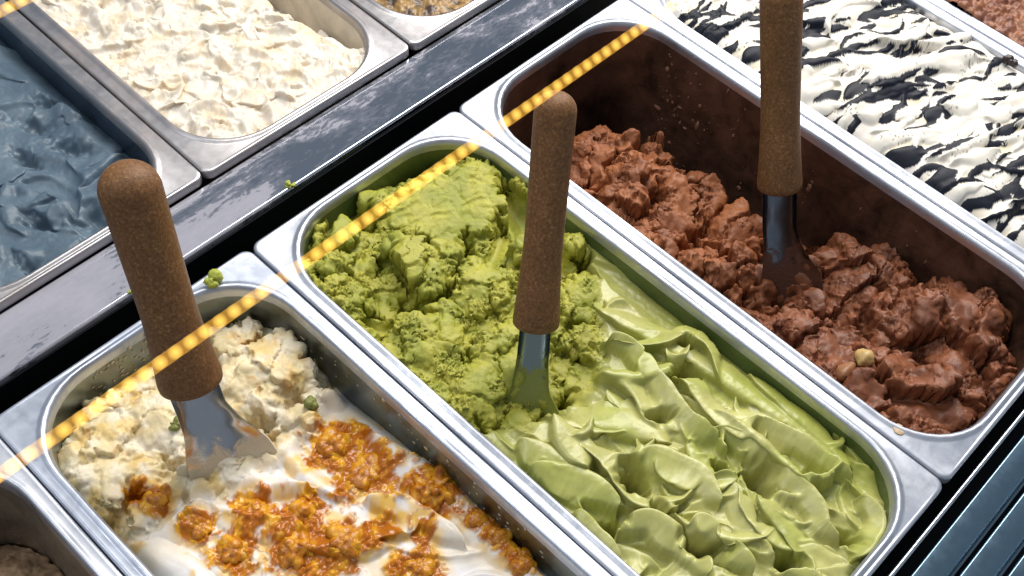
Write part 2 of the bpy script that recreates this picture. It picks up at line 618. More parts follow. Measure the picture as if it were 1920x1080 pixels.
# ------------------------------------------------------------------ the case: well, ledge, rail
M_DARK, _nt, _p, _o = new_mat('dark_well')
_p.inputs['Base Color'].default_value = (0.004, 0.006, 0.008, 1)
_p.inputs['Roughness'].default_value = 0.4
_p.inputs['Specular IOR Level'].default_value = 0.25
def ledge_mat():
    """polished steel with dried splashes: dense on the left, patchy to the right"""
    m, nt, p, out = new_mat('ledge_steel')
    c = coord(nt)
    p.inputs['Metallic'].default_value = 1.0
    p.inputs['Base Color'].default_value = (.44, .47, .53, 1)
    p.inputs['Roughness'].default_value = .09
    nt.links.new(bump(nt, noise(nt, c, 14, 2, .5), .35, .004), p.inputs['Normal'])
    d = N(nt, 'ShaderNodeBsdfPrincipled')
    d.inputs['Base Color'].default_value = (.40, .39, .44, 1)
    d.inputs['Roughness'].default_value = .30
    mp = N(nt, 'ShaderNodeMapping')
    mp.inputs['Scale'].default_value = (1, 2.6, 1)
    mp.inputs['Location'].default_value = (.37, .2, 0)
    nt.links.new(c, mp.inputs['Vector'])
    big = noise(nt, mp.outputs[0], 13, 3, .5, 1.0)
    fine = noise(nt, mp.outputs[0], 190, 3, .6, .4)
    mid = noise(nt, mp.outputs[0], 55, 4, .65, 2.0)
    sep = N(nt, 'ShaderNodeSeparateXYZ')
    nt.links.new(c, sep.inputs[0])
    mr = N(nt, 'ShaderNodeMapRange')
    mr.inputs['From Min'].default_value = -.16
    mr.inputs['From Max'].default_value = .12
    mr.inputs['To Min'].default_value = .15
    mr.inputs['To Max'].default_value = -.04
    nt.links.new(sep.outputs[0], mr.inputs['Value'])

    def ma(op, a, b):
        n = N(nt, 'ShaderNodeMath', operation=op)
        for sk, v in zip(n.inputs, (a, b)):
            if isinstance(v, bpy.types.NodeSocket):
                nt.links.new(v, sk)
            else:
                sk.default_value = v
        return n.outputs[0]
    t = ma('ADD', ma('ADD', ma('MULTIPLY', big, .62), ma('MULTIPLY', fine, .20)), ma('ADD', ma('MULTIPLY', mid, .22), mr.outputs[0]))
    mk = ramp(nt, t, [(.43, (0, 0, 0)), (.50, (.14,) * 3), (.525, (.22,) * 3), (.55, (.62,) * 3), (.75, (.80,) * 3)])
    nt.links.new(bump(nt, t, .3, .002), d.inputs['Normal'])
    ms = N(nt, 'ShaderNodeMixShader')
    nt.links.new(mk, ms.inputs[0])
    nt.links.new(p.outputs[0], ms.inputs[1])
    nt.links.new(d.outputs[0], ms.inputs[2])
    nt.links.new(ms.outputs[0], out.inputs['Surface'])
    return m


M_LEDGE = ledge_mat()
M_RAIL = steel('rail_steel', (0.62, 0.65, 0.70), 0.10, 0.28, 0, seed=5.0)
M_SLAT = steel('slat_steel', (0.20, 0.30, 0.38), 0.20, 0.36, 0, seed=6.0, wav=0.1)


def extrude_profile(name, prof, x0, x1, mat, parent=None, closed=False, nseg=1):
    """sweep a (y, z) outline along x"""
    n = len(prof)
    verts, faces = [], []
    for k in range(nseg + 1):
        x = x0 + (x1 - x0) * k / nseg
        verts += [(x, y, z) for y, z in prof]
    for k in range(nseg):
        for i in range(n if closed else n - 1):
            j = (i + 1) % n
            faces.append((k * n + i, (k + 1) * n + i, (k + 1) * n + j, k * n + j))
    if closed:
        faces.append(tuple(range(n)))
        faces.append(tuple(reversed(range(nseg * n, nseg * n + n))))
    o = link(name, mesh_from(name, verts, faces), mat, parent, smooth=False)
    bm = bmesh.new()
    bm.from_mesh(o.data)
    bmesh.ops.recalc_face_normals(bm, faces=bm.faces)
    bm.to_mesh(o.data)
    bm.free()
    return o


def arc(cy, cz, r, a0, a1, n=6):
    return [(cy + r * math.cos(math.radians(a0 + (a1 - a0) * i / n)), cz + r * math.sin(math.radians(a0 + (a1 - a0) * i / n))) for i in range(n + 1)]


def box_mesh(name, x0, x1, y0, y1, z0, z1):
    v = [(x, y, z) for x in (x0, x1) for y in (y0, y1) for z in (z0, z1)]
    return mesh_from(name, v, [(0, 1, 3, 2), (4, 6, 7, 5), (0, 4, 5, 1), (2, 3, 7, 6), (0, 2, 6, 4), (1, 5, 7, 3)])


o = link('case_well', box_mesh('case_well', -0.75, 1.0, -0.60, 0.75, -0.16, -0.135), M_DARK, smooth=False)
tag(o, kind='structure')
# ledge: front face drops into the well, rounded nose, flat top running under the back row's flanges
prof = [(0.0285, -0.120), (0.0275, -0.0115)] + arc(0.0300, -0.0085, 0.0027, 180, 90, 6)[0:] + [(0.0615, -0.0058), (0.0625, -0.0066), (0.0630, -0.020), (0.0630, -0.13)]
prof = [(0.0290, -0.130), (0.0272, -0.0090)] + arc(0.0294, -0.0080, 0.0022, 180, 90, 6) + [(0.0310, -0.0062), (0.0632, -0.0066), (0.0640, -0.0074), (0.0642, -0.13)]
o = extrude_profile('counter_ledge', prof, -0.75, 1.0, M_LEDGE, closed=True)
tag(o, kind='structure')
o.data.polygons.foreach_set('use_smooth', np.ones(len(o.data.polygons), bool))
o.data.set_sharp_from_angle(angle=math.radians(40))
o = link('well_lining', box_mesh('well_lining', -0.75, 1.0, 0.0262, 0.0300, -0.134, -0.0105), M_DARK, smooth=False)  # added near-black plate that paints the channel's shade over the ledge front
tag(o, kind='structure')
# rail along the front of the pans
prof = [(-0.3690, -0.13), (-0.3690, -0.006)] + arc(-0.3703, -0.0048, 0.0013, 0, 180, 8) + [(-0.3716, -0.006), (-0.3724, -0.13)]
o = extrude_profile('front_rail', prof, -0.75, 1.0, M_RAIL, closed=True)
tag(o, kind='structure')
o.data.polygons.foreach_set('use_smooth', np.ones(len(o.data.polygons), bool))
o.data.set_sharp_from_angle(angle=math.radians(40))

g = empty('vent_grille', (0, 0, 0))
tag(g, 'slanted blue-grey steel vent slats in front of the pistachio and chocolate pans', 'grille')
slat_me = None
for i in range(4):
    y = -0.3775 - 0.0178 * i
    if slat_me is None:
        pr = arc(0.0 - 0.0009, -0.0009, 0.0009, -20, 90, 5) + [(-0.0120, -0.0016), (-0.0158, -0.0040), (-0.0160, -0.0052), (-0.0120, -0.0030), (-0.0020, -0.0020)]
        so = extrude_profile('slat', pr, -0.75, 1.0, M_SLAT, g, closed=True)
        so.data.polygons.foreach_set('use_smooth', np.ones(len(so.data.polygons), bool))
        so.data.set_sharp_from_angle(angle=math.radians(50))
        slat_me = so.data
    else:
        so = bpy.data.objects.new('slat', slat_me)
        col.objects.link(so)
        so.parent = g
    so.location = (0, y, -0.003)

# ------------------------------------------------------------------ pans


def loop(a, b, r, z, n=10, side=14):
    """rounded-rectangle loop, the same number of points whatever its size (mm in, m out)"""
    pts = []
    cs = [(a - r, b - r, 0), (-(a - r), b - r, 90), (-(a - r), -(b - r), 180), (a - r, -(b - r), 270)]
    for k, (cx, cy, a0) in enumerate(cs):
        for i in range(n + 1):
            t = math.radians(a0 + 90 * i / n)
            pts.append((cx + r * math.cos(t), cy + r * math.sin(t)))
        nx, ny, na = cs[(k + 1) % 4]
        t = math.radians(na)
        e = (nx + r * math.cos(t), ny + r * math.sin(t))
        s0 = pts[-1]
        for i in range(1, side):
            pts.append((s0[0] + (e[0] - s0[0]) * i / side, s0[1] + (e[1] - s0[1]) * i / side))
    return [(x / 1000, y / 1000, z / 1000) for x, y in pts]


def loft(name, loops, cap=False):
    n = len(loops[0])
    v = [p for l in loops for p in l]
    f = []
    for k in range(len(loops) - 1):
        for i in range(n):
            j = (i + 1) % n
            f.append((k * n + i, k * n + j, (k + 1) * n + j, (k + 1) * n + i))
    if cap:
        f.append(tuple(reversed(range((len(loops) - 1) * n, len(loops) * n))))
    me = mesh_from(name, v, f)
    bm = bmesh.new()
    bm.from_mesh(me)
    bmesh.ops.recalc_face_normals(bm, faces=bm.faces)
    bm.to_mesh(me)
    bm.free()
    return me


AW, AL = 83.1, 184.6


def pan(center, mat_rim, mat_basin, label, rz=0.0, group='steel gelato pans in the case', depth=120, AW=AW):
    root = empty('metal_pan', (center[0], center[1], 0), rz)
    tag(root, label, 'pan', group)
    L = [loop(AW, AL, 6, -6.0), loop(AW, AL, 6, -1.6), loop(AW - 0.2, AL - 0.2, 6, -0.8), loop(AW - 0.7, AL - 0.7, 5.7, -0.2),
         loop(AW - 1.4, AL - 1.4, 5.5, 0.0), loop(AW - 2.2, AL - 2.2, 5.2, 0.0),
         loop(OA + 4.4, OB + 4.0, OR + 2, -0.25), loop(OA + 3.4, OB + 3.2, OR + 2, 0.0), loop(OA + 2.4, OB + 2.4, OR + 1.6, 0.75), loop(OA + 1.3, OB + 1.3, OR + 1, 1.0),
         loop(OA + 0.3, OB + 0.3, OR, 0.55), loop(OA - 0.5, OB - 0.5, OR, -0.8), loop(OA - 0.9, OB - 0.9, OR, -3.0), loop(OA - 1.2, OB - 1.2, OR, -6.0)]
    me = loft('rim', L)
    link('rim', me, mat_rim, root)
    zs = [-6.0, -20, -45, -75, -depth + 14]
    B = [loop(OA - 1.2 - (-z - 6) * TAPER * 0.9, OB - 1.2 - (-z - 6) * TAPER * 0.9, OR - 2 * i, z) for i, z in enumerate(zs)]
    a, b = OA - 1.2 - (depth - 20) * TAPER * 0.9, OB - 1.2 - (depth - 20) * TAPER * 0.9
    B += [loop(a - 1.5, b - 1.5, OR - 9, -depth + 7), loop(a - 5, b - 5, OR - 12, -depth + 2), loop(a - 11, b - 11, OR - 17, -depth)]
    me = loft('basin', B, cap=True)
    link('basin', me, mat_basin, root)
    return root


def FC(k):
    return (k * 0.167 + 0.0835, -0.1785)


def BC(k):
    return (0.0155 + 0.1705 * k + 0.08525, 0.0648 + 0.1846)


RIM_W = steel('rim_bright', (0.58, 0.60, 0.65), 0.32, 0.50, 0.70, (0.27, 0.30, 0.37), 1.0, wav=.12)
RIM_B = steel('rim_cool', (0.57, 0.61, 0.69), 0.32, 0.50, 0.70, (0.25, 0.28, 0.36), 2.0, wav=.12)
RIM_T = steel('rim_tan', (0.48, 0.47, 0.48), 0.28, 0.42, 0.45, (0.30, 0.25, 0.23), 4.0, wav=.12)  # tan tone paints a warm reflection into the back row's steel

pan(FC(-2), RIM_W, basin_mat('wall_beige', (0.16, 0.13, 0.09), 0.45, 1), 'steel pan in the bottom left corner with beige gelato low inside')
pan(FC(-1), RIM_B, basin_mat('wall_caramel', (0.20, 0.185, 0.13), 0.42, 2, base=(0.25, 0.28, 0.27)), 'steel pan holding the white gelato with amber crumble', 0.002)
pan(FC(0), RIM_W, basin_mat('wall_pistachio', (0.085, 0.125, 0.035), 0.85, 3, base=(.3, .36, .33)), 'steel pan holding the green pistachio gelato', -0.001)
pan(FC(1), RIM_W, basin_mat('wall_chocolate', (0.050, 0.023, 0.014), 0.90, 4, base=(0.25, 0.22, 0.21), rough=0.42, lo=.25, hi=3.0), 'deep steel pan with dark smeared walls holding crumbly chocolate gelato')
pan(FC(2), RIM_W, basin_mat('wall_cream', (0.6, 0.56, 0.5), 0.7, 5), 'steel pan under the white gelato streaked with dark chocolate', 0.001)
pan(FC(3), RIM_W, basin_mat('wall_brown', (0.12, 0.06, 0.03), 0.7, 6), 'steel pan in the top right corner filled with brown gelato')
pan(BC(-1), RIM_T, basin_mat('wall_blue', (0.03, 0.05, 0.08), 0.6, 7, base=(0.3, 0.34, 0.38)), 'steel pan in the back row holding slate blue gelato', 0.002, AW=84.6)
pan(BC(0), RIM_T, basin_mat('wall_vanilla', (0.62, 0.55, 0.44), 0.9, 8), 'steel pan in the back row holding creamy white gelato', -0.001, AW=84.6)
pan(BC(1), RIM_T, basin_mat('wall_nut', (0.2, 0.14, 0.07), 0.6, 9), 'steel pan cut by the top edge with nut topped gelato', 0.001, AW=84.6)

# ------------------------------------------------------------------ gelato
rng = random.Random(7)


def blend(a, b, m):
    return np.array(a) * (1 - m[..., None]) + np.array(b) * m[..., None]


def green_gelato():
    F = Field(0.5, -13.0)
    X, Y = F.X, F.Y
    # the border between the untouched smooth front and the crumbly scooped back
    bx = np.array([-78, -71, -54, -28, -3, 20, 43, 64, 77])
    by = np.array([20, 16, 0, -11, -12, 0, 25, 49, 66])
    yb = np.interp(X, bx, by) + 5 * pn(X / 9, Y / 14, 3)
    front = sst(6, -6, Y - yb)
    # ---- smooth front: layers of spatula strokes
    r = random.Random(11)
    for i in range(16):
        x, y = r.uniform(-70, 70), r.uniform(-175, 20)
        a = math.radians(r.gauss(-82, 25))
        Ln, k = r.uniform(50, 100), r.uniform(-0.25, 0.25)
        pts = [(x + Ln * (t - .5) * math.cos(a + k * (t - .5) * 3), y + Ln * (t - .5) * math.sin(a + k * (t - .5) * 3)) for t in (0, .33, .66, 1)]
        F.ribbon(pts, r.uniform(12, 22), r.uniform(-15, -11), r.uniform(2, 5), r.uniform(-3, 3), r.uniform(-.6, .6), 0.2, 100 + i)
    for i in range(58):
        x, y = r.uniform(-72, 68), r.uniform(-172, 10)
        a = math.radians(r.gauss(-74, 20))
        Ln, k = r.uniform(38, 105), r.uniform(-0.45, 0.45)
        pts = [(x + Ln * (t - .5) * math.cos(a + k * (t - .5) * 3), y + Ln * (t - .5) * math.sin(a + k * (t - .5) * 3)) for t in (0, .25, .5, .75, 1)]
        z = F.height_at(x, y)
        if r.random() < 0.72:
            F.trough(pts, r.uniform(4.5, 10), .5 * z - 5.0, r.uniform(1.5, 4.0), r.uniform(1.0, 2.8), 200 + i, soft=.22)
        else:
            F.ribbon(pts, r.uniform(3.5, 8), .5 * z - 6.5, r.uniform(3, 5.5), r.choice((-1, 1)) * r.uniform(2, 5), r.uniform(-.7, .7), 0.2, 200 + i, p=.9)
    F.trough([(66, 50), (66, 10), (68, -30), (70, -80), (69, -140)], 11, -15, 2.0, 0.4, 5)
    T = [([(-61.5, -6.6), (-58.2, -22.9), (-55, -39)], 9, -9, 4, 3),
         ([(-69, -23), (-62, -34), (-56, -44), (-52, -59), (-53, -71)], 8, -8, 4, 4),
         ([(-38, -16), (-16, -27), (-1.5, -46), (1, -66)], 15, -11, 5, -4),
         ([(-69, -55), (-72, -73), (-73, -90)], 6, -8, 3, 3),
         ([(-21, -54), (-13, -70), (-8, -88), (-12, -106)], 10, -10, 5, 4),
         ([(7, -11), (12.5, -26), (7, -44), (3.4, -55)], 7, -9, 4, -4),
         ([(2, -98), (-4, -114), (-12, -127), (-14, -142)], 8, -10, 4, 4),
         ([(12, -116), (8, -129), (4, -143), (-4, -155)], 8, -10, 5, -4),
         ([(70, -65), (68, -93), (67, -118), (62, -143)], 7, -12, 3, -3),
         ([(47, -154), (43, -168), (31, -172), (14, -172)], 6, -9, 4, 3),
         ([(39, 29), (46, 2), (56, -38), (60, -80), (61, -123), (51, -158)], 10, -13, 4, -3),
         ([(22, 6), (43, -16), (61, -22), (66, -31), (64, -46), (52, -60)], 5.0, -8.5, 5, -5),
         ([(21, 5), (27, -10), (21, -34), (14, -56), (15, -73), (17.5, -83)], 5.5, -8, 5.5, 5),
         ([(47, -25), (40, -38), (39, -51), (34, -66), (32, -82), (34, -107), (34, -128)], 7, -8.5, 5, -5),
         ([(41, -85), (44, -100), (47, -114), (47.5, -128), (50, -138), (51, -149)], 4.5, -8, 5, 5),
         ([(17, -73), (24, -88), (26, -100), (24, -115), (24, -128), (22, -141), (15, -151), (17, -165)], 6, -8, 5.5, 5),
         ([(-33, -103), (-28, -109), (-31, -121), (-30, -132), (-30, -142)], 6, -7, 5, 5),
         ([(-37, -32), (-34, -47), (-36, -58), (-39, -72), (-33, -83), (-26, -91)], 5.5, -7, 5, -5),
         ([(-63, -80), (-48, -87), (-45, -103), (-44, -116), (-50, -125)], 7, -7.5, 5, 5),
         ([(-46, -46), (-40, -27), (-34, -10)], 11, -6, 4.5, 2)]
    for i, (p, w, z, a, l) in enumerate(T):
        F.ribbon(p, w * .85, z, a * 1.15, l, 0.5 if l > 0 else -0.5, 0.15, 300 + i, p=0.8, taper=3.0)
    for i in range(16):                                  # flowing folds
        x, y = r.uniform(-66, 64), r.uniform(-168, -4)
        a = math.radians(r.gauss(-70, 16))
        Ln, k = r.uniform(32, 85), r.uniform(-0.5, 0.5)
        pts = [(x + Ln * (t - .5) * math.cos(a + k * (t - .5) * 3), y + Ln * (t - .5) * math.sin(a + k * (t - .5) * 3)) for t in (0, .25, .5, .75, 1)]
        F.ribbon(pts, r.uniform(3.0, 5.0), F.height_at(x, y) - 1.4, r.uniform(2.4, 3.8), r.choice((-1, 1)) * r.uniform(1.5, 3.5), r.uniform(-.4, .4), .15, 1700 + i, p=.8, taper=2)
    for i in range(30):                                  # thin torn wisps along the folds
        p = T[r.randrange(len(T))][0]
        q = p[r.randrange(len(p) - 1)]
        a = math.radians(r.gauss(-80, 30))
        Ln = r.uniform(10, 26)
        x, y = q[0] + r.uniform(-10, 10), q[1] + r.uniform(-10, 10)
        F.ribbon([(x, y), (x + Ln * .5 * math.cos(a), y + Ln * .5 * math.sin(a)), (x + Ln * math.cos(a + .5), y + Ln * math.sin(a + .5))], r.uniform(1.3, 2.6), F.height_at(x, y) - 0.8, r.uniform(1.0, 2.2), r.choice((-1, 1)) * r.uniform(1, 2.5), 0.3, 0.3, 400 + i)
    for i, (x, y, w) in enumerate([(60.4, -28, 4), (42.3, -39.8, 6), (-29.9, -64, 7.4), (8, -50.1, 3.5), (-37.1, -114.9, 8.4), (18.1, -111.4, 7), (23.4, -161.4, 5.2), (-58.6, -75.7, 5.0), (-33.4, -83.4, 4.0), (51.9, -101, 4.6), (9.8, -92.5, 3.6), (-50, -140, 5), (-10, -150, 5)]):
        F.pit(x, y, w * 0.72, 24, math.radians(-75 + 30 * math.sin(i * 2.2)), 1.7, 500 + i, 3)
    F.soften(0.8, 1.2)
    F.h += .25 * fbm(X, Y, 5, 3, .5, 77)
    smooth_h, sdx, sdy = F.h.copy(), F.dx.copy(), F.dy.copy()
    # ---- crumbly back
    F.dx[:], F.dy[:] = 0, 0
    F.h[:] = -19 + 5.0 * sst(-40, 150, Y) + 2.2 * fbm(X, Y, 40, 3, 0.5, 21)
    F.h += 6 * sst(-45, -72, X) * sst(-10, 40, Y)            # heaped against the left rim
    lumps = [(-12, 119, 19, 4), (-38, 164, 14, 1), (-5, 168, 12, 1), (65, 115, 13, 1), (23, 137, 25, 1), (-62, 128, 14, 0), (1, 80, 19, -4), (44, 73, 13, 0), (-47, 74, 26, -5), (-20, 38, 20, -6), (39, 34, 16, -5), (-55, 33, 22, -6), (19, 12, 13, -6), (69, 61, 9, -3), (-16, 105, 14, 2), (58, 140, 12, 0), (-52, 148, 11, 1)]
    for i, (x, y, rr, z) in enumerate(lumps):
        F.dome(x, y, rr, z - 16, 12 + rr * 0.16, 600 + i, 0.6, (0, 0), 0.30)
    # scraped flat facet with a crisp edge
    m = sst(3, -3, rr_sd((X - 28) * .85 + (Y - 132) * .25, (Y - 132), 27, 24, 10) + 4 * pn(X / 7, Y / 7, 41))
    F.h = F.h * (1 - m) + (-5 + 0.10 * (X - 28) + 0.10 * (Y - 132) - 0.6) * m
    facet = m
    for i, (x, y, rr, d) in enumerate([(-30, 129, 7, 14), (34, 94, 10, 16), (-61, 102, 8, 13), (-20, 169, 11, 20), (36, 174, 11, 18), (66, 122, 7, 16), (57, 96, 8, 16), (-38, 96, 9, 9), (-13, 137, 4, 9), (58, 55, 8, 12), (17, 108, 6, 8), (66, 44, 9, 12), (-56, 160, 8, 18), (-22, -2, 8, 14)]):
        F.pit(x, y, rr * .8, d * 1.7, i * 0.7, 1.7, 700 + i, 4)
    rk = random.Random(77)
    for i in range(20):                                    # cracks torn open while scooping
        F.pit(rk.uniform(-66, 62), rk.uniform(0, 160), rk.uniform(1.2, 2.6), rk.uniform(7, 14), rk.uniform(0, 3.1), rk.uniform(2, 4.5), 760 + i, 4)
    wx, wy = X + 2.2 * pn(X / 6, Y / 6, 51), Y + 2.2 * pn(X / 6, Y / 6, 52)
    rough = 1 - 0.75 * facet
    F.h += rough * (2.6 * (billow(wx, wy, 16, 4, 0.5, 61) - 0.32) + .4 * fbm(X, Y, 3, 3, 0.6, 65))
    torn = rough * (.12 + .88 * sst(-.05, .35, pn(X / 15, Y / 15, 73) + .4 * pn(X / 5, Y / 5, 74)))
    F.break_up(26, 2.0, 3.4, 1000, .35, rough, 1.2)
    F.break_up(9, .8, 1.1, 1010, .5, torn, .9)
    F.chunks((4.0, 2.2), (1.0, .75), 1020, .55, torn, .7)
    F.h = F.h * (1 - .65 * (1 - torn)) + F.blur(F.h, 1.1) * .65 * (1 - torn)
    F.h -= (1 - facet) * 1.3 * sst(.30, .55, pn(X / 2.6, Y / 2.0, 79)) * sst(-.1, .3, pn(X / 14, Y / 14, 80))
    # hollows carved by the spatula, smooth inside
    F.trough([(68, 128), (60, 104), (52, 78), (50, 50)], 11, -17, 8, 1.2, 1801, soft=.18)
    F.trough([(-30, 142), (-27, 122), (-31, 104)], 4.5, -14, 9, .8, 1802, soft=.3)
    F.trough([(40, 100), (24, 92), (12, 88)], 7, -13, 9, 1.0, 1803, soft=.25)
    F.trough([(-66, 112), (-58, 100), (-48, 94)], 6, -13, 9, 1.0, 1804, soft=.3)
    F.trough([(-56, 150), (-30, 172), (0, 176)], 7, -15, 8, .6, 1805, soft=.3)
    F.dome(-47, 3, 10, -22, 12, 1806, .7)
    F.dome(-25, 9, 9, -22, 10, 1807, .7)
    F.h += facet * 0.5 * np.sin((X * .35 + Y) / 1.0 + 3 * pn(X / 10, Y / 10, 75)) * sst(-.2, .5, pn(X / 8, Y / 8, 76))
    F.mushroom(1.8, 1.1, 3.5)
    F.torn_walls(1.2, 1610, 3.0)
    F.h = F.h * (1 - front) + smooth_h * front
    F.dx, F.dy = F.dx * (1 - front) + sdx * front, F.dy * (1 - front) + sdy * front
    back_c = blend((0.36, 0.345, 0.045), (0.28, 0.29, 0.034), sst(-.3, .4, pn(X / 18, Y / 18, 81)))
    front_c = blend((0.43, 0.42, 0.14), (0.37, 0.385, 0.095), sst(-.2, .5, pn(X / 25, Y / 40, 83)))
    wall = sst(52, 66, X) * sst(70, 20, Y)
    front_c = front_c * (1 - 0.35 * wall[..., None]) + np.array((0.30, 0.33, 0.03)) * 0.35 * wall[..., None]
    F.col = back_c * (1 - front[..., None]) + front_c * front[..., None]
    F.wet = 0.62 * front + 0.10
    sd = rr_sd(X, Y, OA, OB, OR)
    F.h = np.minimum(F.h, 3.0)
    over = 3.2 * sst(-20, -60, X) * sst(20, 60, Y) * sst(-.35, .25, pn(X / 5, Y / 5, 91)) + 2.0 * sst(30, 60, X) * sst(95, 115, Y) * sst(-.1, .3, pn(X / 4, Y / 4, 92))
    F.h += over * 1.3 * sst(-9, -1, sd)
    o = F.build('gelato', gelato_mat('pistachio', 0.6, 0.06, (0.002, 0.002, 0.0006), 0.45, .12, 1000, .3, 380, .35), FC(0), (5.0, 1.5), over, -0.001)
    tag(o, 'green pistachio gelato, crumbly at the back and smooth folds in front', 'gelato', 'gelato in the pans')
    return F


def chocolate_gelato():
    F = Field(0.55, -100.0)
    X, Y = F.X, F.Y
    right = np.interp(Y, [-178, -150, -135, -95, -60, -25, 20, 120, 178], [-45, -26, -22, -48, -60, -78, -102, -110, -114])
    left = np.interp(Y, [-178, -120, -60, 0, 60, 178], [-40, -42, -54, -60, -64, -82])
    t = sst(-60, 66, X + 8 * pn(X / 20, Y / 20, 7))
    F.h = left * (1 - t) + right * t - 9 + 4 * fbm(X, Y, 35, 3, 0.5, 5)
    cl = [(-2, 124, 26, -62, 12), (5, 92, 29, -60, 15), (14, 56, 28, -60, 14), (18, 16, 20, -60, 14), (-16, 9, 30, -60, 15), (-11, 53, 24, -56, 10), (-24, 84, 22, -62, 14), (-45, 100, 26, -64, 12), (-45, 40, 28, -60, 12),
          (37, -66, 35, -62, 24), (-24, -56, 24, -58, 14), (-28, -88, 30, -50, 16), (39, -126, 39, -46, 26), (-27, -119, 36, -44, 18), (22, -106, 27, -46, 14), (54, -138, 21, -34, 18), (-11, -153, 28, -36, 14), (-41, -149, 32, -36, 14), (-57, -94, 24, -44, 14), (-50, -40, 24, -56, 14), (20, -160, 26, -38, 14), (5, -60, 18, -62, 16), (44, -95, 22, -54, 20), (25, -148, 22, -38, 18)]
    r = random.Random(5)
    for i, (x, y, rr, z, hh) in enumerate(cl):
        F.dome(x, y, rr * .92, z - 6 - (5 if y < -80 else 0), hh + 8, 40 + i, 0.6, (0, 0), 0.36)
    F.dome(-15, -30, 13, -66, 18, 1810, .7)
    F.dome(19, -37, 11, -68, 15, 1811, .7)
    for i in range(26):
        x, y = r.uniform(-66, 60), r.uniform(-165, 150)
        z = F.height_at(x, y)
        F.dome(x, y, r.uniform(5, 12), z - 4, r.uniform(4, 9), 140 + i, 0.6, (0, 0), 0.4)
    for i, (x, y, rr, d, an, el) in enumerate([(30, -28, 9, 22, 0.2, 2.2), (0, 32, 7, 14, .5, 2), (55, -98, 7, 18, 1.2, 1.5), (10, -88, 5, 14, .8, 2.6), (10, -128, 5, 14, .4, 2.5), (-40, -62, 6, 14, 1.0, 2), (-5, -36, 8, 16, -.3, 1.8), (60, -160, 7, 16, 1.5, 1.5), (-5, 72, 6, 12, 0.2, 2), (62, -60, 8, 10, 1.5, 2)]):
        F.pit(x, y, rr, d, an, el, 240 + i, 3)
    wx, wy = X + 3 * pn(X / 8, Y / 8, 11), Y + 3 * pn(X / 8, Y / 8, 12)
    ft = sst(20, -20, Y + 30)                              # wetter, lumpier at the front
    F.h += 3.6 * (billow(wx, wy, 22, 5, 0.5, 15) - 0.3) + .4 * fbm(X, Y, 3, 3, .6, 18)
    flat = sst(-.12, .22, pn(X / 19, Y / 19, 31))             # cut faces between the torn ones
    F.break_up(34, 7.0, 7.0, 1200, .4, 1.0, 1.1)
    F.break_up(15, 1.7, 2.6, 1210, .45, 1 - .6 * flat, 1.2)
    F.break_up(6, .5, .7, 1220, .45, (1 - .9 * flat))
    F.chunks((2.8,), (.42,), 1300, .4, (1 - .9 * flat), .6)
    b = F.blur(F.blur(F.h, 1.2), 1.2)
    m = np.clip(.75 * flat + .25 * ft, 0, .85)
    F.h = F.h * (1 - m) + b * m
    F.mushroom(3.2, .9, 4.0)
    F.torn_walls(1.3, 1600, 5.0)
    dry = blend((0.29, 0.100, 0.036), (0.21, 0.070, 0.026), sst(-.3, .4, pn(X / 20, Y / 20, 33)))
    wetc = blend((0.215, 0.074, 0.032), (0.15, 0.050, 0.022), sst(-.3, .4, pn(X / 16, Y / 16, 34)))
    F.col = dry * (1 - ft[..., None]) + wetc * ft[..., None]
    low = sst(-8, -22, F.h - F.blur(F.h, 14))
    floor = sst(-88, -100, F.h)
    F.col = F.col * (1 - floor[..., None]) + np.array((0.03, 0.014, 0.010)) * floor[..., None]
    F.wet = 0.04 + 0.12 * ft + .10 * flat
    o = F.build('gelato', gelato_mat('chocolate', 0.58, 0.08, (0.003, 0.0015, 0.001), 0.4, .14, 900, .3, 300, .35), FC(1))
    tag(o, 'reddish brown chocolate gelato in rough crumbly heaps, pan half empty', 'gelato', 'gelato in the pans')
    return F, o


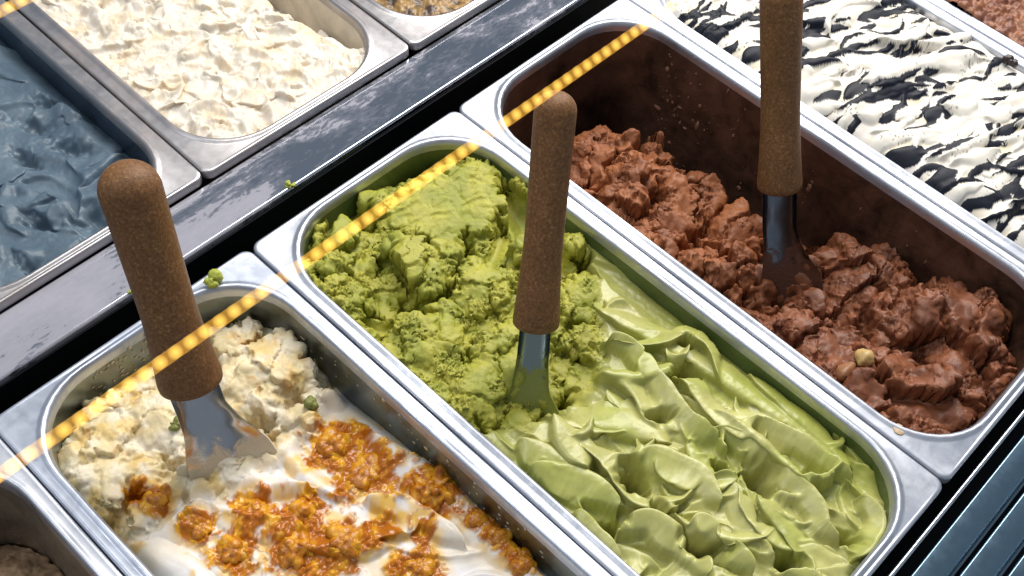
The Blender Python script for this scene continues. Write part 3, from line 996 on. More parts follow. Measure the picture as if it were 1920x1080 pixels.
def stracciatella():
    F = Field(0.6, 3.0)
    X, Y = F.X, F.Y
    a = math.radians(-21)
    U, V = X * math.cos(a) + Y * math.sin(a), -X * math.sin(a) + Y * math.cos(a)
    white = blend((0.70, 0.66, 0.60), (0.69, 0.62, 0.47), sst(-.1, .5, pn(U / 25, V / 12, 16)))
    DK = (0.008, 0.010, 0.018)
    r = random.Random(31)
    F.h = 0.5 + 3 * fbm(U, V, 50, 3, .5, 7) + 1.2 * pn(U / 26, V / 9, 8)
    F.col[:] = white
    marks = np.zeros_like(X)

    def stroke(x, y, Ln, w, amp, lean, dark, seed, k):
        aa = a + math.radians(r.gauss(0, 9))
        pts = [(x + Ln * (t - .5) * math.cos(aa + k * (t - .5)), y + Ln * (t - .5) * math.sin(aa + k * (t - .5)) - .12 * Ln * k * (t - .5) ** 2) for t in (0, .25, .5, .75, 1)]
        F.ribbon(pts, w, F.height_at(x, y) - .6 * amp * .4, amp, lean, .3, .35, seed, DK if dark else (.70, .665, .59), taper=2.0)
    big = [(-69, 118, 11), (-60, 84, 9), (-60, 26, 11), (-37, 13, 12), (-64, -40, 12), (-62, -69, 12), (-60, -92, 12), (-41, -106, 10), (-8, -64, 11), (-15, -33, 9), (56, -11, 9), (30, 55, 11), (-5, 86, 8), (-20, 110, 8)]
    for i in range(330):
        dark = r.random() < .50
        Ln = r.uniform(20, 75)
        if dark:
            stroke(r.uniform(-72, 72), r.uniform(-165, 165), Ln, r.uniform(.7, 2.4) + Ln * .029, r.uniform(1.0, 2.2), r.uniform(-1.0, 1.0), True, 2000 + i, r.uniform(-1.3, 1.3))
        else:
            stroke(r.uniform(-72, 72), r.uniform(-165, 165), Ln, r.uniform(3.5, 8), r.uniform(2.2, 4.2), r.uniform(-2, 2), False, 2000 + i, r.uniform(-1.3, 1.3))
        if i in (90, 180, 260, 360):
            F.h = .75 * F.h + .25 * F.blur(F.h, 4)
        if i % 21 == 20 and big:
            x, y, rr = big.pop()
            stroke(x, y, rr * 2.7, rr * .72, 2.4, 1.5, True, 2500 + i, r.uniform(-1, 1))
    for x, y, rr in big:
        stroke(x, y, rr * 2.7, rr * .72, 2.4, 1.5, True, 2900 + int(x + 100), .5)
    F.h = np.minimum(F.h, 9) - 5 * sst(60, 78, np.abs(X)) - 6 * sst(168, 182, np.abs(Y))
    F.soften(.6, 1.0)
    fleck = sst(0.45, 0.52, pn(X / 2.2, Y / 1.6, 13)) * sst(0.05, 0.4, pn(X / 18, Y / 18, 14))
    back = sst(95, 130, Y) * sst(-20, -55, X)
    F.h += back * 3.0 * (billow(X, Y, 9, 4, .6, 15) - .3)
    F.col = F.col * (1 - 0.7 * fleck[..., None])
    F.wet = .3 - .25 * (F.col[..., 0] < .1)
    o = F.build('gelato', gelato_mat('stracciatella', 0.5, 0.15, (0.003, 0.0025, 0.002), 0.18, 0.04, 500, 0.08, 160, 0.08), FC(2), (8, 4))
    tag(o, 'white gelato heaped over the rim with dark chocolate streaks', 'gelato', 'gelato in the pans')


CLUMPS = [(42, 66, 13), (43.5, 42.5, 15), (61, 8, 14), (65, -19, 6), (67, -33, 9), (66, -52, 8), (3.5, 47, 11), (-11, 36, 14), (7, 18.5, 12), (23, 11.6, 8), (26, -16, 11), (40, -5, 5), (-14, 64, 10), (-39, 75, 8), (-34, 55, 11), (-9, 20, 12), (-50, 112, 6), (-46, 101, 7), (53, 64, 8)]


def caramel_gelato():
    F = Field(0.5, -26.0)
    X, Y = F.X, F.Y
    r = random.Random(3)
    rough = sst(-8, 10, Y - np.interp(X, [-74, -40, 0, 40, 74], [92, 92, 76, 78, 92]) + 8 * pn(X / 12, Y / 12, 2))
    F.h += 2 * fbm(X, Y, 45, 3, .5, 1)
    F.h -= 10 * sst(42, 74, X) * sst(20, 110, Y)
    for i in range(26):                                 # soft cream strokes
        x, y = r.uniform(-66, 66), r.uniform(-175, 95)
        a = math.radians(r.gauss(-70, 30))
        Ln = r.uniform(35, 80)
        pts = [(x - Ln * .5 * math.cos(a), y - Ln * .5 * math.sin(a)), (x, y), (x + Ln * .5 * math.cos(a + .3), y + Ln * .5 * math.sin(a + .3))]
        if i % 2:
            F.ribbon(pts, r.uniform(6, 13), -26.5 + r.uniform(-1, 2), r.uniform(3.5, 6), r.choice((-1, 1)) * r.uniform(1, 4), 0.3, 0.2, 60 + i, p=0.9)
        else:
            F.trough(pts, r.uniform(6, 12), -23, r.uniform(1, 3), 0.6, 60 + i)
    F.ribbon([(58, 62), (60, 30), (64, 0), (62, -50), (60, -100)], 13, -27, 6, 2, 0.2, 0.15, 90, p=0.8)
    F.ribbon([(30, 30), (40, 14), (46, -4), (50, -30)], 6, -23, 4, 3, 0.4, 0.25, 91)
    F.ribbon([(-70, 130), (-71, 90), (-60, 60), (-56, 20)], 12, -27, 6, 2, 0.2, 0.15, 92, p=0.8)
    F.soften(.7, 1.2)
    smooth = F.h.copy()
    sdx, sdy = F.dx.copy(), F.dy.copy()
    F.dx[:], F.dy[:] = 0, 0
    F.h[:] = -28 + 2 * fbm(X, Y, 40, 3, .5, 9)
    for i, (x, y, rr, z) in enumerate([(42, 124, 27, -26), (43, 93, 18, -29), (61, 80, 11, -22), (-39, 150, 20, -30), (-15, 138, 22, -31), (-57, 134, 20, -27), (-3, 95, 18, -31), (-44, 122, 16, -30), (-38, 107, 15, -30), (24, 79, 17, -31), (18, 116, 15, -29), (10, 150, 16, -33)]):
        F.dome(x, y, rr, z, 9 + rr * .18, 20 + i, .8, (0, 0), .45)
    for i in range(16):
        x, y = r.uniform(-68, 62), r.uniform(80, 165)
        F.dome(x, y, r.uniform(5, 12), F.height_at(x, y) - 3, r.uniform(3.5, 6), 340 + i, .9, (r.uniform(-2, 2), r.uniform(-2, 2)), .4)
    for i, (x, y, rr, d) in enumerate([(44, 101, 6, 13), (66, 98, 6, 12), (18, 98, 6, 10), (-50, 111, 4, 9), (-32, 110, 5, 9), (-8, 118, 5, 8), (-25, 92, 4, 8)]):
        F.pit(x, y, rr, d, i * .8, 1.4, 380 + i, 3)
    F.h += 2.2 * (billow(X, Y, 16, 5, .55, 31) - .3) + .4 * fbm(X, Y, 3, 3, .6, 33)
    F.break_up(20, 1.2, 2.2, 1400, .45, 1.0, 1.0)
    F.chunks((5,), (.7,), 1410, .5, sst(.1, .4, pn(X / 16, Y / 16, 34)), .5)
    F.dome(-25, 92, 8, -29, 10, 1820, .7)
    F.dome(8, 90, 9, -29, 9, 1821, .7)
    F.h = .4 * F.h + .6 * F.blur(F.h, 1.0)
    F.mushroom(2.2, 1.3, 3.0)
    F.torn_walls(1.0, 1620, 3.5)
    F.h = smooth * (1 - rough) + F.h * rough
    F.dx, F.dy = sdx * (1 - rough) + F.dx * rough, sdy * (1 - rough) + F.dy * rough
    amber = np.zeros_like(X)
    for i, (x, y, rr) in enumerate(CLUMPS):
        d = np.hypot(X - x, Y - y) / (rr * 1.30) + 0.85 * fbm(X + 9 * i, Y, 12, 4, .6, 400 + i)
        amber = np.maximum(amber, sst(1.05, 0.78, d))
    sauce = sst(.12, .34, fbm(X, Y, 26, 4, .55, 45)) * sst(-30, 20, Y) * sst(150, 100, Y)
    halo = sst(0.02, 0.5, F.blur(F.blur(amber, 6), 4)) * (1 - amber)
    w1, w2, wi = worley(X + pn(X / 4, Y / 4, 46), Y, 4.0, 47)
    g1, g2, gi = worley(X, Y, 2.1, 48)
    F.h += amber * (.3 + 1.9 * (1 - sst(.05, .8, w1)) + .7 * (1 - sst(.1, .7, g1))) * (.35 + .65 * sst(-.3, .3, pn(X / 11, Y / 11, 58)))
    cream = blend((0.70, 0.58, 0.34), (0.75, 0.67, 0.51), sst(-.3, .4, pn(X / 12, Y / 12, 49)))
    ylw = sst(.02, .36, fbm(X, Y, 20, 4, .6, 51)) * rough
    cream = cream * (1 - .6 * ylw[..., None]) + np.array((0.68, 0.45, 0.10)) * .6 * ylw[..., None]
    brn = sst(.22, .42, fbm(X + 50, Y, 15, 4, .6, 52)) * rough
    cream = cream * (1 - 0.45 * brn[..., None]) + np.array((0.50, 0.24, 0.04)) * 0.45 * brn[..., None]
    white = blend((0.74, 0.71, 0.69), (0.74, 0.67, 0.56), sst(-.1, .5, pn(X / 20, Y / 30, 53)))
    c = white * (1 - rough[..., None]) + cream * rough[..., None]
    k = np.clip(0.9 * halo * sst(-.35, .25, pn(X / 7, Y / 10, 55)) + .8 * sauce * (1 - rough), 0, 1)[..., None]
    c = c * (1 - k) + np.array((0.72, 0.44, 0.08)) * k
    am = blend((0.42, 0.125, 0.004), (0.70, 0.34, 0.016), sst(.1, .7, wi * .35 + .7 * pn(X / 7, Y / 7, 57) + .35 * (1 - sst(.3, .9, F.blur(amber, 4)))))
    c = c * (1 - amber[..., None]) + am * amber[..., None]
    F.col = c
    F.wet = .2 + .7 * amber + .3 * (1 - rough)
    o = F.build('gelato', gelato_mat('caramel_cream', .5, .25, (.004, .0025, .001), .45, .07), FC(-1), (9, 5), None, 0.002)
    tag(o, 'white and cream gelato with amber caramel crumble', 'gelato', 'gelato in the pans')
    return F, o


def vanilla_gelato():
    F = Field(0.6, -7.0)
    X, Y = F.X, F.Y
    r = random.Random(13)
    base = -5 + 2 * fbm(X, Y, 50, 3, .5, 1)
    drop = sst(38, 66, X + 6 * pn(X / 20, Y / 20, 2) + .12 * (Y + 60)) * sst(-165, -125, Y)
    F.h = base - 36 * drop
    for i in range(260):
        x, y = r.uniform(-70, 60), r.uniform(-172, 170)
        a = math.radians(r.gauss(-35, 40))
        Ln, k = r.uniform(12, 42), r.uniform(-.6, .6)
        pts = [(x + Ln * (t - .5) * math.cos(a + k * t * 2), y + Ln * (t - .5) * math.sin(a + k * t * 2)) for t in (0, .33, .66, 1)]
        z = F.height_at(x, y)
        if r.random() < .3:
            F.trough(pts, r.uniform(3, 7), z, r.uniform(1, 3), .7, 60 + i)
        else:
            F.ribbon(pts, r.uniform(2.0, 6), z - 1.2, r.uniform(2.4, 4.8), r.choice((-1, 1)) * r.uniform(1.5, 4.0), .3, .35, 60 + i)
    for i in range(26):
        F.pit(r.uniform(-66, 45), r.uniform(-165, 100), r.uniform(1.5, 3), r.uniform(4, 8), r.uniform(0, 3), r.uniform(1.5, 3.5), 300 + i, 3)
    F.soften(.6, 1.2)
    F.break_up(18, 1.2, 2.0, 1500, .6, sst(-.2, .4, pn(X / 22, Y / 22, 36)))
    F.h = .5 * F.h + .5 * F.blur(F.h, .8)
    F.h += 2.4 * (billow(X + 2 * pn(X / 7, Y / 7, 35), Y, 9, 4, .55, 31) - .3)
    F.col = blend((0.69, 0.635, 0.545), (0.66, 0.54, 0.38), sst(-.2, .5, fbm(X, Y, 14, 3, .5, 33)))
    F.wet[:] = .35
    F.h = np.minimum(F.h, 2.0)
    o = F.build('gelato', gelato_mat('vanilla', .5, .3, (.005, .0035, .002), .4, .04), BC(0), (4, 1.5), None, -.001)
    tag(o, 'creamy white gelato with wispy folds in the back row', 'gelato', 'gelato in the pans')


def blue_gelato():
    F = Field(0.65, -14.0)
    X, Y = F.X, F.Y
    r = random.Random(21)
    F.h += 2.5 * fbm(X, Y, 45, 3, .5, 1)
    for i in range(85):
        x, y = r.uniform(-70, 66), r.uniform(-172, 60)
        a = math.radians(r.gauss(-60, 45))
        Ln, k = r.uniform(25, 70), r.uniform(-.6, .6)
        pts = [(x + Ln * (t - .5) * math.cos(a + k * t * 2), y + Ln * (t - .5) * math.sin(a + k * t * 2)) for t in (0, .33, .66, 1)]
        if r.random() < .45:
            F.trough(pts, r.uniform(5, 10), -13 + r.uniform(-2, 2), r.uniform(2, 5), 1.0, 60 + i)
        else:
            F.ribbon(pts, r.uniform(3.5, 9), -15.5 + r.uniform(-1, 2.5), r.uniform(2.2, 4.2), r.choice((-1, 1)) * r.uniform(2, 4.5), .4, .3, 60 + i, p=.8)
    for i, (x, y, rr) in enumerate([(40, -70, 7), (46, -100, 7), (25, -160, 8), (0, -140, 6), (-20, -168, 6), (60, -60, 5), (20, -90, 5)]):
        F.pit(x, y, rr * .75, 10, math.radians(-60 + 25 * math.sin(i * 3)), 2.4, 200 + i, 2)
    F.soften(.6, 1.0)
    F.h += 1.2 * (billow(X, Y, 12, 4, .6, 31) - .3)
    F.h -= 9 * sst(58, 72, X) * sst(-165, -130, Y)
    F.h = np.minimum(F.h, -3)
    F.col = blend((0.075, 0.115, 0.155), (0.105, 0.15, 0.19), sst(-.3, .4, pn(X / 25, Y / 25, 33)))
    F.wet[:] = .38
    o = F.build('gelato', gelato_mat('slate_blue', .55, .12, (.002, .002, .003), .4, .08), BC(-1), (4, 2), None, .002)
    tag(o, 'slate blue gelato with soft troughs in the back row', 'gelato', 'gelato in the pans')


def plain_rough(center, base, amp, colors, seed, label, mat, step=0.8, tilt=(0, 0), lumps=()):
    F = Field(step, base)
    X, Y = F.X, F.Y
    F.h += tilt[0] * X + tilt[1] * Y + amp * fbm(X, Y, 40, 3, .5, seed)
    for i, (x, y, rr, z, hh) in enumerate(lumps):
        F.dome(x, y, rr, z, hh, seed + 10 + i, .4, (0, 0), .5)
    F.h += amp * .9 * (billow(X, Y, 12, 5, .6, seed + 3) - .3) + .6 * fbm(X, Y, 3, 3, .6, seed + 5)
    w1, w2, wi = worley(X, Y, 7, seed + 6)
    F.h += amp * .4 * (1 - sst(.1, .8, w1))
    F.mushroom(2.5, 1.2, 3)
    F.col = blend(colors[0], colors[1], sst(-.3, .4, pn(X / 9, Y / 9, seed + 7)))
    F.wet[:] = .2
    o = F.build('gelato', mat, center, (5, 2))
    tag(o, label, 'gelato', 'gelato in the pans')
    return F


FG = green_gelato()
FCH, o_choc = chocolate_gelato()
stracciatella()
FO, o_car = caramel_gelato()
vanilla_gelato()
blue_gelato()
plain_rough(FC(3), 2.0, 6, ((0.24, 0.095, 0.045), (0.16, 0.055, 0.03)), 900, 'brown gelato in the top right corner, rough and level with the rim', gelato_mat('brown_rough', .55, .1, (.003, .0015, .001), .4))
plain_rough(FC(-2), -75.0, 5, ((0.36, 0.23, 0.13), (0.30, 0.18, 0.10)), 950, 'beige brown gelato low in the bottom left corner pan', gelato_mat('beige', .55, .1, (.003, .0015, .001), .4), lumps=[(38, 128, 30, -72, 22), (28, 100, 30, -72, 20), (10, 130, 26, -75, 18)])
plain_rough(BC(1), -4.0, 5, ((0.30, 0.18, 0.06), (0.06, 0.035, 0.025)), 970, 'brown nut topped gelato just showing at the top edge', gelato_mat('nutty', .4, .1, (.003, .0015, .001), .5))

# ------------------------------------------------------------------ spatulas


def cork_mat():
    m, nt, p, out = new_mat('brown_cork')
    c = coord(nt)
    n1 = noise(nt, c, 620, 4, .75)
    n2 = noise(nt, c, 45, 3, .55)
    n3 = noise(nt, c, 1100, 2, .6)
    k = ramp(nt, mixc(nt, .25, n1, n2), [(.30, (.062, .026, .008)), (.46, (.145, .064, .021)), (.57, (.205, .096, .033)), (.68, (.38, .215, .095))])
    nt.links.new(k, p.inputs['Base Color'])
    nt.links.new(ramp(nt, n2, [(.3, (.42,) * 3), (.7, (.68,) * 3)]), p.inputs['Roughness'])
    nb = bump(nt, n1, .25, .0012)
    nb = bump(nt, n3, .2, .0005, nb)
    nt.links.new(nb, p.inputs['Normal'])
    p.inputs['Specular IOR Level'].default_value = .35
    return m


M_CORK = cork_mat()
M_BLADE = steel('blade_steel', (0.58, 0.60, 0.62), 0.10, 0.26, 0.12, (0.4, 0.35, 0.3), 8.0, 0.25)


def blade_smear(name, colr, amt, base=(.56, .58, .60)):
    """blade steel with what it was dug into stuck towards its tip"""
    m, nt, p, out = new_mat(name)
    p.inputs['Metallic'].default_value = 1.0
    p.inputs['Base Color'].default_value = base + (1,)  # steel toned per blade; the darker tones paint in dark reflections
    c = coord(nt)
    n1 = noise(nt, c, 60, 5, .65, .5)
    nt.links.new(ramp(nt, n1, [(.3, (.12,) * 3), (.7, (.3,) * 3)]), p.inputs['Roughness'])
    d = N(nt, 'ShaderNodeBsdfPrincipled')
    d.inputs['Base Color'].default_value = colr + (1,)
    d.inputs['Roughness'].default_value = .45
    nt.links.new(bump(nt, noise(nt, c, 400, 3, .6), .5, .001), d.inputs['Normal'])
    sep = N(nt, 'ShaderNodeSeparateXYZ')
    nt.links.new(c, sep.inputs[0])
    mr = N(nt, 'ShaderNodeMapRange')
    mr.inputs['From Min'].default_value = 0.0
    mr.inputs['From Max'].default_value = 0.09
    nt.links.new(sep.outputs[2], mr.inputs['Value'])
    ad = N(nt, 'ShaderNodeMath', operation='SUBTRACT')
    nt.links.new(n1, ad.inputs[0])
    nt.links.new(mr.outputs[0], ad.inputs[1])
    mk = ramp(nt, ad.outputs[0], [(max(0.0, .34 - amt), (0, 0, 0)), (max(0.05, .42 - amt), (1, 1, 1))])
    ms = N(nt, 'ShaderNodeMixShader')
    nt.links.new(mk, ms.inputs[0])
    nt.links.new(p.outputs[0], ms.inputs[1])
    nt.links.new(d.outputs[0], ms.inputs[2])
    nt.links.new(ms.outputs[0], out.inputs['Surface'])
    return m


def lathe(name, prof, n=40):
    verts, faces = [], []
    for r, z in prof:
        for i in range(n):
            t = 2 * math.pi * i / n
            verts.append((r * math.cos(t), r * math.sin(t), z))
    for k in range(len(prof) - 1):
        for i in range(n):
            j = (i + 1) % n
            faces.append((k * n + i, k * n + j, (k + 1) * n + j, (k + 1) * n + i))
    faces.append(tuple(reversed(range(n))))
    faces.append(tuple(range((len(prof) - 1) * n, len(prof) * n)))
    return mesh_from(name, verts, faces)


def spatula(base, top, hl, r_top, r_waist, r_bot, face, widths, label, smear, extra=0.03):
    """base: where the blade enters the gelato; top: end of the handle; hl: handle length; face: point the blade faces"""
    B, T = Vector(base), Vector(top)
    ax = (T - B).normalized()
    f = (Vector(face) - B)
    f = (f - ax * f.dot(ax)).normalized()
    x = f.cross(ax) * -1
    root = empty('gelato_spatula')
    root.matrix_world = Matrix((x, ax.cross(x), ax)).transposed().to_4x4()
    root.location = B
    tag(root, label, 'spatula', 'spatulas standing in the gelato')
    L = (T - B).length
    z0 = L - hl
    prof = [(r_bot * .55, z0 + .0012), (r_bot * .90, z0), (r_bot * .985, z0 + .0012), (r_bot, z0 + .004)]
    for i in range(1, 15):
        t = i / 15
        # flared foot, waist, then slightly fuller to the top
        r = r_waist + (r_bot - r_waist) * (1 - min(1, t / .42)) ** 1.6 + (r_top - r_waist) * max(0, (t - .35) / .65) ** 1.3
        prof.append((r, z0 + .004 + (hl - .004 - r_top * .95) * t))
    for i in range(0, 9):
        a = math.radians(90 * i / 8)
        prof.append((max(.0004, r_top * math.cos(a)), T_z(L, r_top, a)))
    link('handle', lathe('handle', prof), M_CORK, root)
    # blade: a tube-like neck that opens into a broad flat paddle
    n, ns = 16, 22
    s0, s1 = z0 + .010, -extra
    front, back = [], []
    for k in range(ns + 1):
        t = k / ns
        z = s0 + (s1 - s0) * t
        q = (z0 - z) / max(z0, 1e-3)                      # 0 under the handle, 1 at the gelato
        w = np.interp(q, [p[0] for p in widths], [p[1] for p in widths])
        sag = np.interp(q, [p[0] for p in widths], [p[2] for p in widths])
        off = np.interp(q, [p[0] for p in widths], [p[3] for p in widths])
        for i in range(n + 1):
            u = 2 * i / n - 1
            y = sag * math.sqrt(max(0, 1 - u * u)) if sag > .35 * w else sag * (1 - u * u)
            front.append((off + w * u, y, z))
            back.append((off + w * u * .985, y - .0012, z))
    m = n + 1
    faces = []
    nb = len(front)
    for k in range(ns):
        for i in range(n):
            a = k * m + i
            faces.append((a, a + 1, a + m + 1, a + m))
            faces.append((nb + a, nb + a + m, nb + a + m + 1, nb + a + 1))
        a = k * m
        faces.append((a, a + m, nb + a + m, nb + a))
        a = k * m + n
        faces.append((a, nb + a, nb + a + m, a + m))
    a = ns * m
    for i in range(n):
        faces.append((a + i, a + i + 1, nb + a + i + 1, nb + a + i))
    me = mesh_from('blade', front + back, faces)
    bm = bmesh.new()
    bm.from_mesh(me)
    bmesh.ops.recalc_face_normals(bm, faces=bm.faces)
    bm.to_mesh(me)
    bm.free()
    link('blade', me, smear, root)
    me.set_sharp_from_angle(angle=math.radians(60))
    return root


def T_z(L, r, a):
    return L - r * .95 + r * .95 * math.sin(a)


CAM = (-0.2385, -0.366, 0.551)
S1 = spatula((-0.0953, -0.0843, -0.022), (-0.0729, -0.0171, 0.1435), 0.123, .0143, .0133, .0162, CAM,
        [(-.2, .0125, .009, 0), (0, .0125, .009, 0), (.3, .0125, .0075, .001), (.55, .0155, .005, .004), (.8, .0215, .002, .007), (1.0, .0235, .0008, .008), (2, .024, .0003, .009)],
        'spatula with fat brown cork handle stuck in the amber crumble gelato', blade_smear('blade_cream', (.62, .52, .36), .02, (.46, .48, .50)))
S2 = spatula((0.0475, -0.1726, -0.02), (0.1128, -0.1107, 0.1359), 0.128, .0108, .0102, .0126, CAM,
        [(-.2, .0085, .007, 0), (0, .0085, .007, 0), (.4, .0087, .006, 0), (.75, .0105, .004, 0), (1.0, .019, .001, -.001), (2, .024, .0003, -.002)],
        'spatula with slim brown cork handle standing in the green gelato', blade_smear('blade_green', (.22, .24, .05), .17, (.26, .31, .28)))
S3 = spatula((0.2504, -0.2125, -0.065), (0.2890, -0.1258, 0.1205), 0.130, .0124, .0116, .0138, CAM,
        [(-.2, .0105, .008, 0), (0, .0105, .008, 0), (.35, .0105, .007, 0), (.55, .0125, .005, .003), (.75, .0185, .003, .008), (1.0, .021, .001, .008), (2, .022, .0003, .008)],
        'spatula with brown cork handle cut by the top edge, standing in chocolate gelato', blade_smear('blade_choc', (.085, .034, .019), .24, (.16, .18, .21)), .02)

# ------------------------------------------------------------------ crumble clumps, nuts, stray crumbs


def amber_mat():
    m, nt, p, out = new_mat('amber_crumble')
    c = coord(nt)
    n1 = noise(nt, c, 160, 4, .6)
    n2 = noise(nt, c, 700, 3, .6)
    k = ramp(nt, n1, [(.28, (.20, .048, .002)), (.44, (.45, .15, .005)), (.60, (.68, .31, .012)), (.78, (.78, .50, .08))])
    nt.links.new(k, p.inputs['Base Color'])
    p.inputs['Roughness'].default_value = .28
    p.inputs['Subsurface Weight'].default_value = .35
    p.inputs['Subsurface Radius'].default_value = (.004, .0015, .0004)
    p.inputs['Subsurface Scale'].default_value = 1.0
    nt.links.new(bump(nt, n2, .4, .0008), p.inputs['Normal'])
    return m


M_AMBER = amber_mat()


def ico(sub=2):
    bm = bmesh.new()
    bmesh.ops.create_icosphere(bm, subdivisions=sub, radius=1.0)
    v = np.array([x.co[:] for x in bm.verts])
    f = np.array([[y.index for y in x.verts] for x in bm.faces])
    bm.free()
    return v, f


IV, IF = ico(2)


IV4, IF4 = ico(4)


def clump_mesh(name, R, n, seed, flat=.55, rmin=.0012, rmax=.0030):
    """granules fused into one craggy lump: the outer hull of many small balls seen from its core"""
    r = np.random.default_rng(seed)
    e = np.array([*r.uniform(.75, 1.2, 2), flat])
    best = np.full(len(IV4), R * .28)
    for i in range(n):
        d = r.normal(size=3)
        d /= np.linalg.norm(d)
        p = d * R * r.uniform(.25, .9) * e
        s = r.uniform(rmin, rmax) * (1.6 if r.random() < .2 else 1)
        tb = IV4 @ p
        q = s * s - (p @ p - tb * tb)
        ex = np.where(q > 0, tb + np.sqrt(np.maximum(q, 0)), 0)
        best = np.maximum(best, ex)
    best *= 1 + .05 * np.sin(IV4[:, 0] * 23 + seed) * np.sin(IV4[:, 1] * 19) + .04 * np.sin(IV4[:, 2] * 31 + IV4[:, 0] * 17)
    return mesh_from(name, IV4 * best[:, None], IF4)


def put(name, me, mat, F, c, x, y, dz, label, cat, group=None, rz=0.0):
    o = link(name, me, mat)
    o.location = (c[0] + x / 1000, c[1] + y / 1000, F.height_at(x, y) / 1000 + dz)
    o.rotation_euler = (0, 0, rz)
    tag(o, label, cat, group)
    return o


CL = [(42, 66, 11, 'amber crumble clump just right of the cork handled spatula blade'),
      (43.5, 42.5, 12, 'broad flat yellow amber crumble patch in the middle of the white gelato'),
      (61, 8, 13, 'large golden crumble clump leaning on the right wall of its pan'),
      (65, -20, 5.5, 'small brown crumble bit on the wall below the large golden clump'),
      (66, -34, 8, 'dark brown crumble clump against the right wall, second from the bottom'),
      (65, -53, 7.5, 'orange crumble clump against the right wall at the bottom edge'),
      (3.5, 47, 10, 'tall amber crumble clump in the centre of the white gelato'),
      (-11, 34, 13, 'wide deep orange crumble clump at the bottom centre of the white gelato'),
      (8, 18, 11, 'amber crumble clump near the bottom edge, right of the wide one'),
      (26, -16, 10, 'golden crumble clump cut by the bottom edge of the picture'),
      (-14, 64, 9, 'orange crumble clump just below the tip of the spatula blade'),
      (-34, 55, 10, 'orange crumble clump lowest on the left of the white gelato'),
      (-39, 75, 7, 'small orange crumble clump below left of the spatula blade'),
      (-46, 102, 6, 'small red orange crumble clump at the left in the cream gelato')]
for i, (x, y, R, lab) in enumerate(CL):
    fl = .22 if i == 1 else (.6 if i == 2 else .36)
    put('crumble_clump', clump_mesh('crumble_clump', R / 1000 * (1.0 if i == 2 else .8), int(50 + R * R * 1.1), 50 + i, fl, .0008, .0024), M_AMBER, FO, FC(-1), x, y, -.0020, lab, 'crumble', 'amber crumble on the white gelato')


def simple_mat(name, c, rough=.45, sss=0.2, b=.3):
    m, nt, p, out = new_mat(name)
    co = coord(nt)
    n1 = noise(nt, co, 260, 4, .6)
    nt.links.new(mixc(nt, n1, tuple(x * .7 for x in c), tuple(min(1, x * 1.25) for x in c)), p.inputs['Base Color'])
    p.inputs['Roughness'].default_value = rough
    p.inputs['Subsurface Weight'].default_value = sss
    p.inputs['Subsurface Radius'].default_value = (.002, .0015, .0007)
    p.inputs['Subsurface Scale'].default_value = 1.0
    nt.links.new(bump(nt, noise(nt, co, 700, 3, .6), b, .001), p.inputs['Normal'])
    return m


M_NUT = simple_mat('hazelnut', (.50, .34, .13))
M_PIST = simple_mat('pistachio_bit', (.36, .40, .05), .5)
M_BIT = simple_mat('pistachio_nut', (.20, .21, .045), .5)
M_DRK = simple_mat('dark_chip', (.03, .02, .018), .4, 0)
M_TANS = simple_mat('tan_spot', (.55, .40, .25), .4, 0)


def nut_mesh(name, R, seed):
    r = np.random.default_rng(seed)
    v, f = ico(3)
    q = v * R * np.array([1.15, .9, .75])
    w = 1 + .14 * np.sin(v[:, [0]] * 3 + seed) + .10 * np.sin(v[:, [1]] * 5 + 2) + .06 * np.sin(v[:, [2]] * 9 + v[:, [0]] * 6)
    return mesh_from(name, q * w, f)


for sp, mat, lst in ((S1, simple_mat('stuck_cream', (.66, .56, .38)), ((-.014, .002, .004, .005), (.010, .003, .002, .004), (.024, .002, .012, .0035))),
                     (S2, simple_mat('stuck_pistachio', (.34, .35, .05), .55), ((-.010, .003, .012, .008), (.008, .004, .004, .007), (-.014, .003, .001, .009), (.002, .004, -.002, .008))),
                     (S3, simple_mat('stuck_chocolate', (.21, .078, .036), .5), ((-.014, .003, .012, .010), (-.016, .004, .000, .012), (.016, .005, .010, .008), (.004, .005, .000, .010), (.020, .003, .024, .005)))):
    for j, (x, y, z, R) in enumerate(lst):
        so = link('smear', clump_mesh('smear', R, 26, 500 + 7 * j + int(R * 1e4), .8, R * .22, R * .5), mat, sp)
        so.location = (x, y, z)
        so.scale = (1, .5, 1.15)
put('hazelnut_piece', nut_mesh('hazelnut_piece', .0062, 1), M_NUT, FCH, FC(1), -22, -104, .0012, 'pale yellow hazelnut piece sticking out of the chocolate gelato', 'nut')
put('hazelnut_piece', nut_mesh('hazelnut_piece', .0060, 4), simple_mat('hazelnut_coated', (.27, .12, .05)), FCH, FC(1), -36, -101, .0005, 'chocolate smeared hazelnut piece left of the pale yellow one', 'nut')
put('pistachio_piece', clump_mesh('pistachio_piece', .0040, 12, 81, .6, .0009, .0017), M_BIT, FO, FC(-1), 46.7, 89.6, .0005, 'green pistachio bit beside the dark hollow in the cream gelato', 'nut')
put('pistachio_piece', clump_mesh('pistachio_piece', .0044, 12, 82, .6, .0009, .0018), M_BIT, FO, FC(-1), -12.1, 129.6, .0005, 'green pistachio bit left of the spatula blade in cream gelato', 'nut')
o = link('gelato_crumb', clump_mesh('gelato_crumb', .0070, 22, 83, .7, .0013, .0024), M_PIST)
o.location = (-0.0300, -0.0012, 0.0030)
tag(o, 'green gelato crumb on the steel rim behind the white gelato', 'crumb')
o = link('gelato_crumb', clump_mesh('gelato_crumb', .0034, 12, 84, .7, .0006, .0013), M_PIST)
o.location = (0.0500, 0.0290, -0.0050)
tag(o, 'small green crumb on the front edge of the steel ledge', 'crumb')
o = link('gelato_crumb', clump_mesh('gelato_crumb', .0012, 8, 85, .8, .0005, .0009), M_PIST)
o.location = (-0.0660, 0.0290, -0.0055)
tag(o, 'tiny green crumb on the ledge edge beside the fat cork handle', 'crumb')
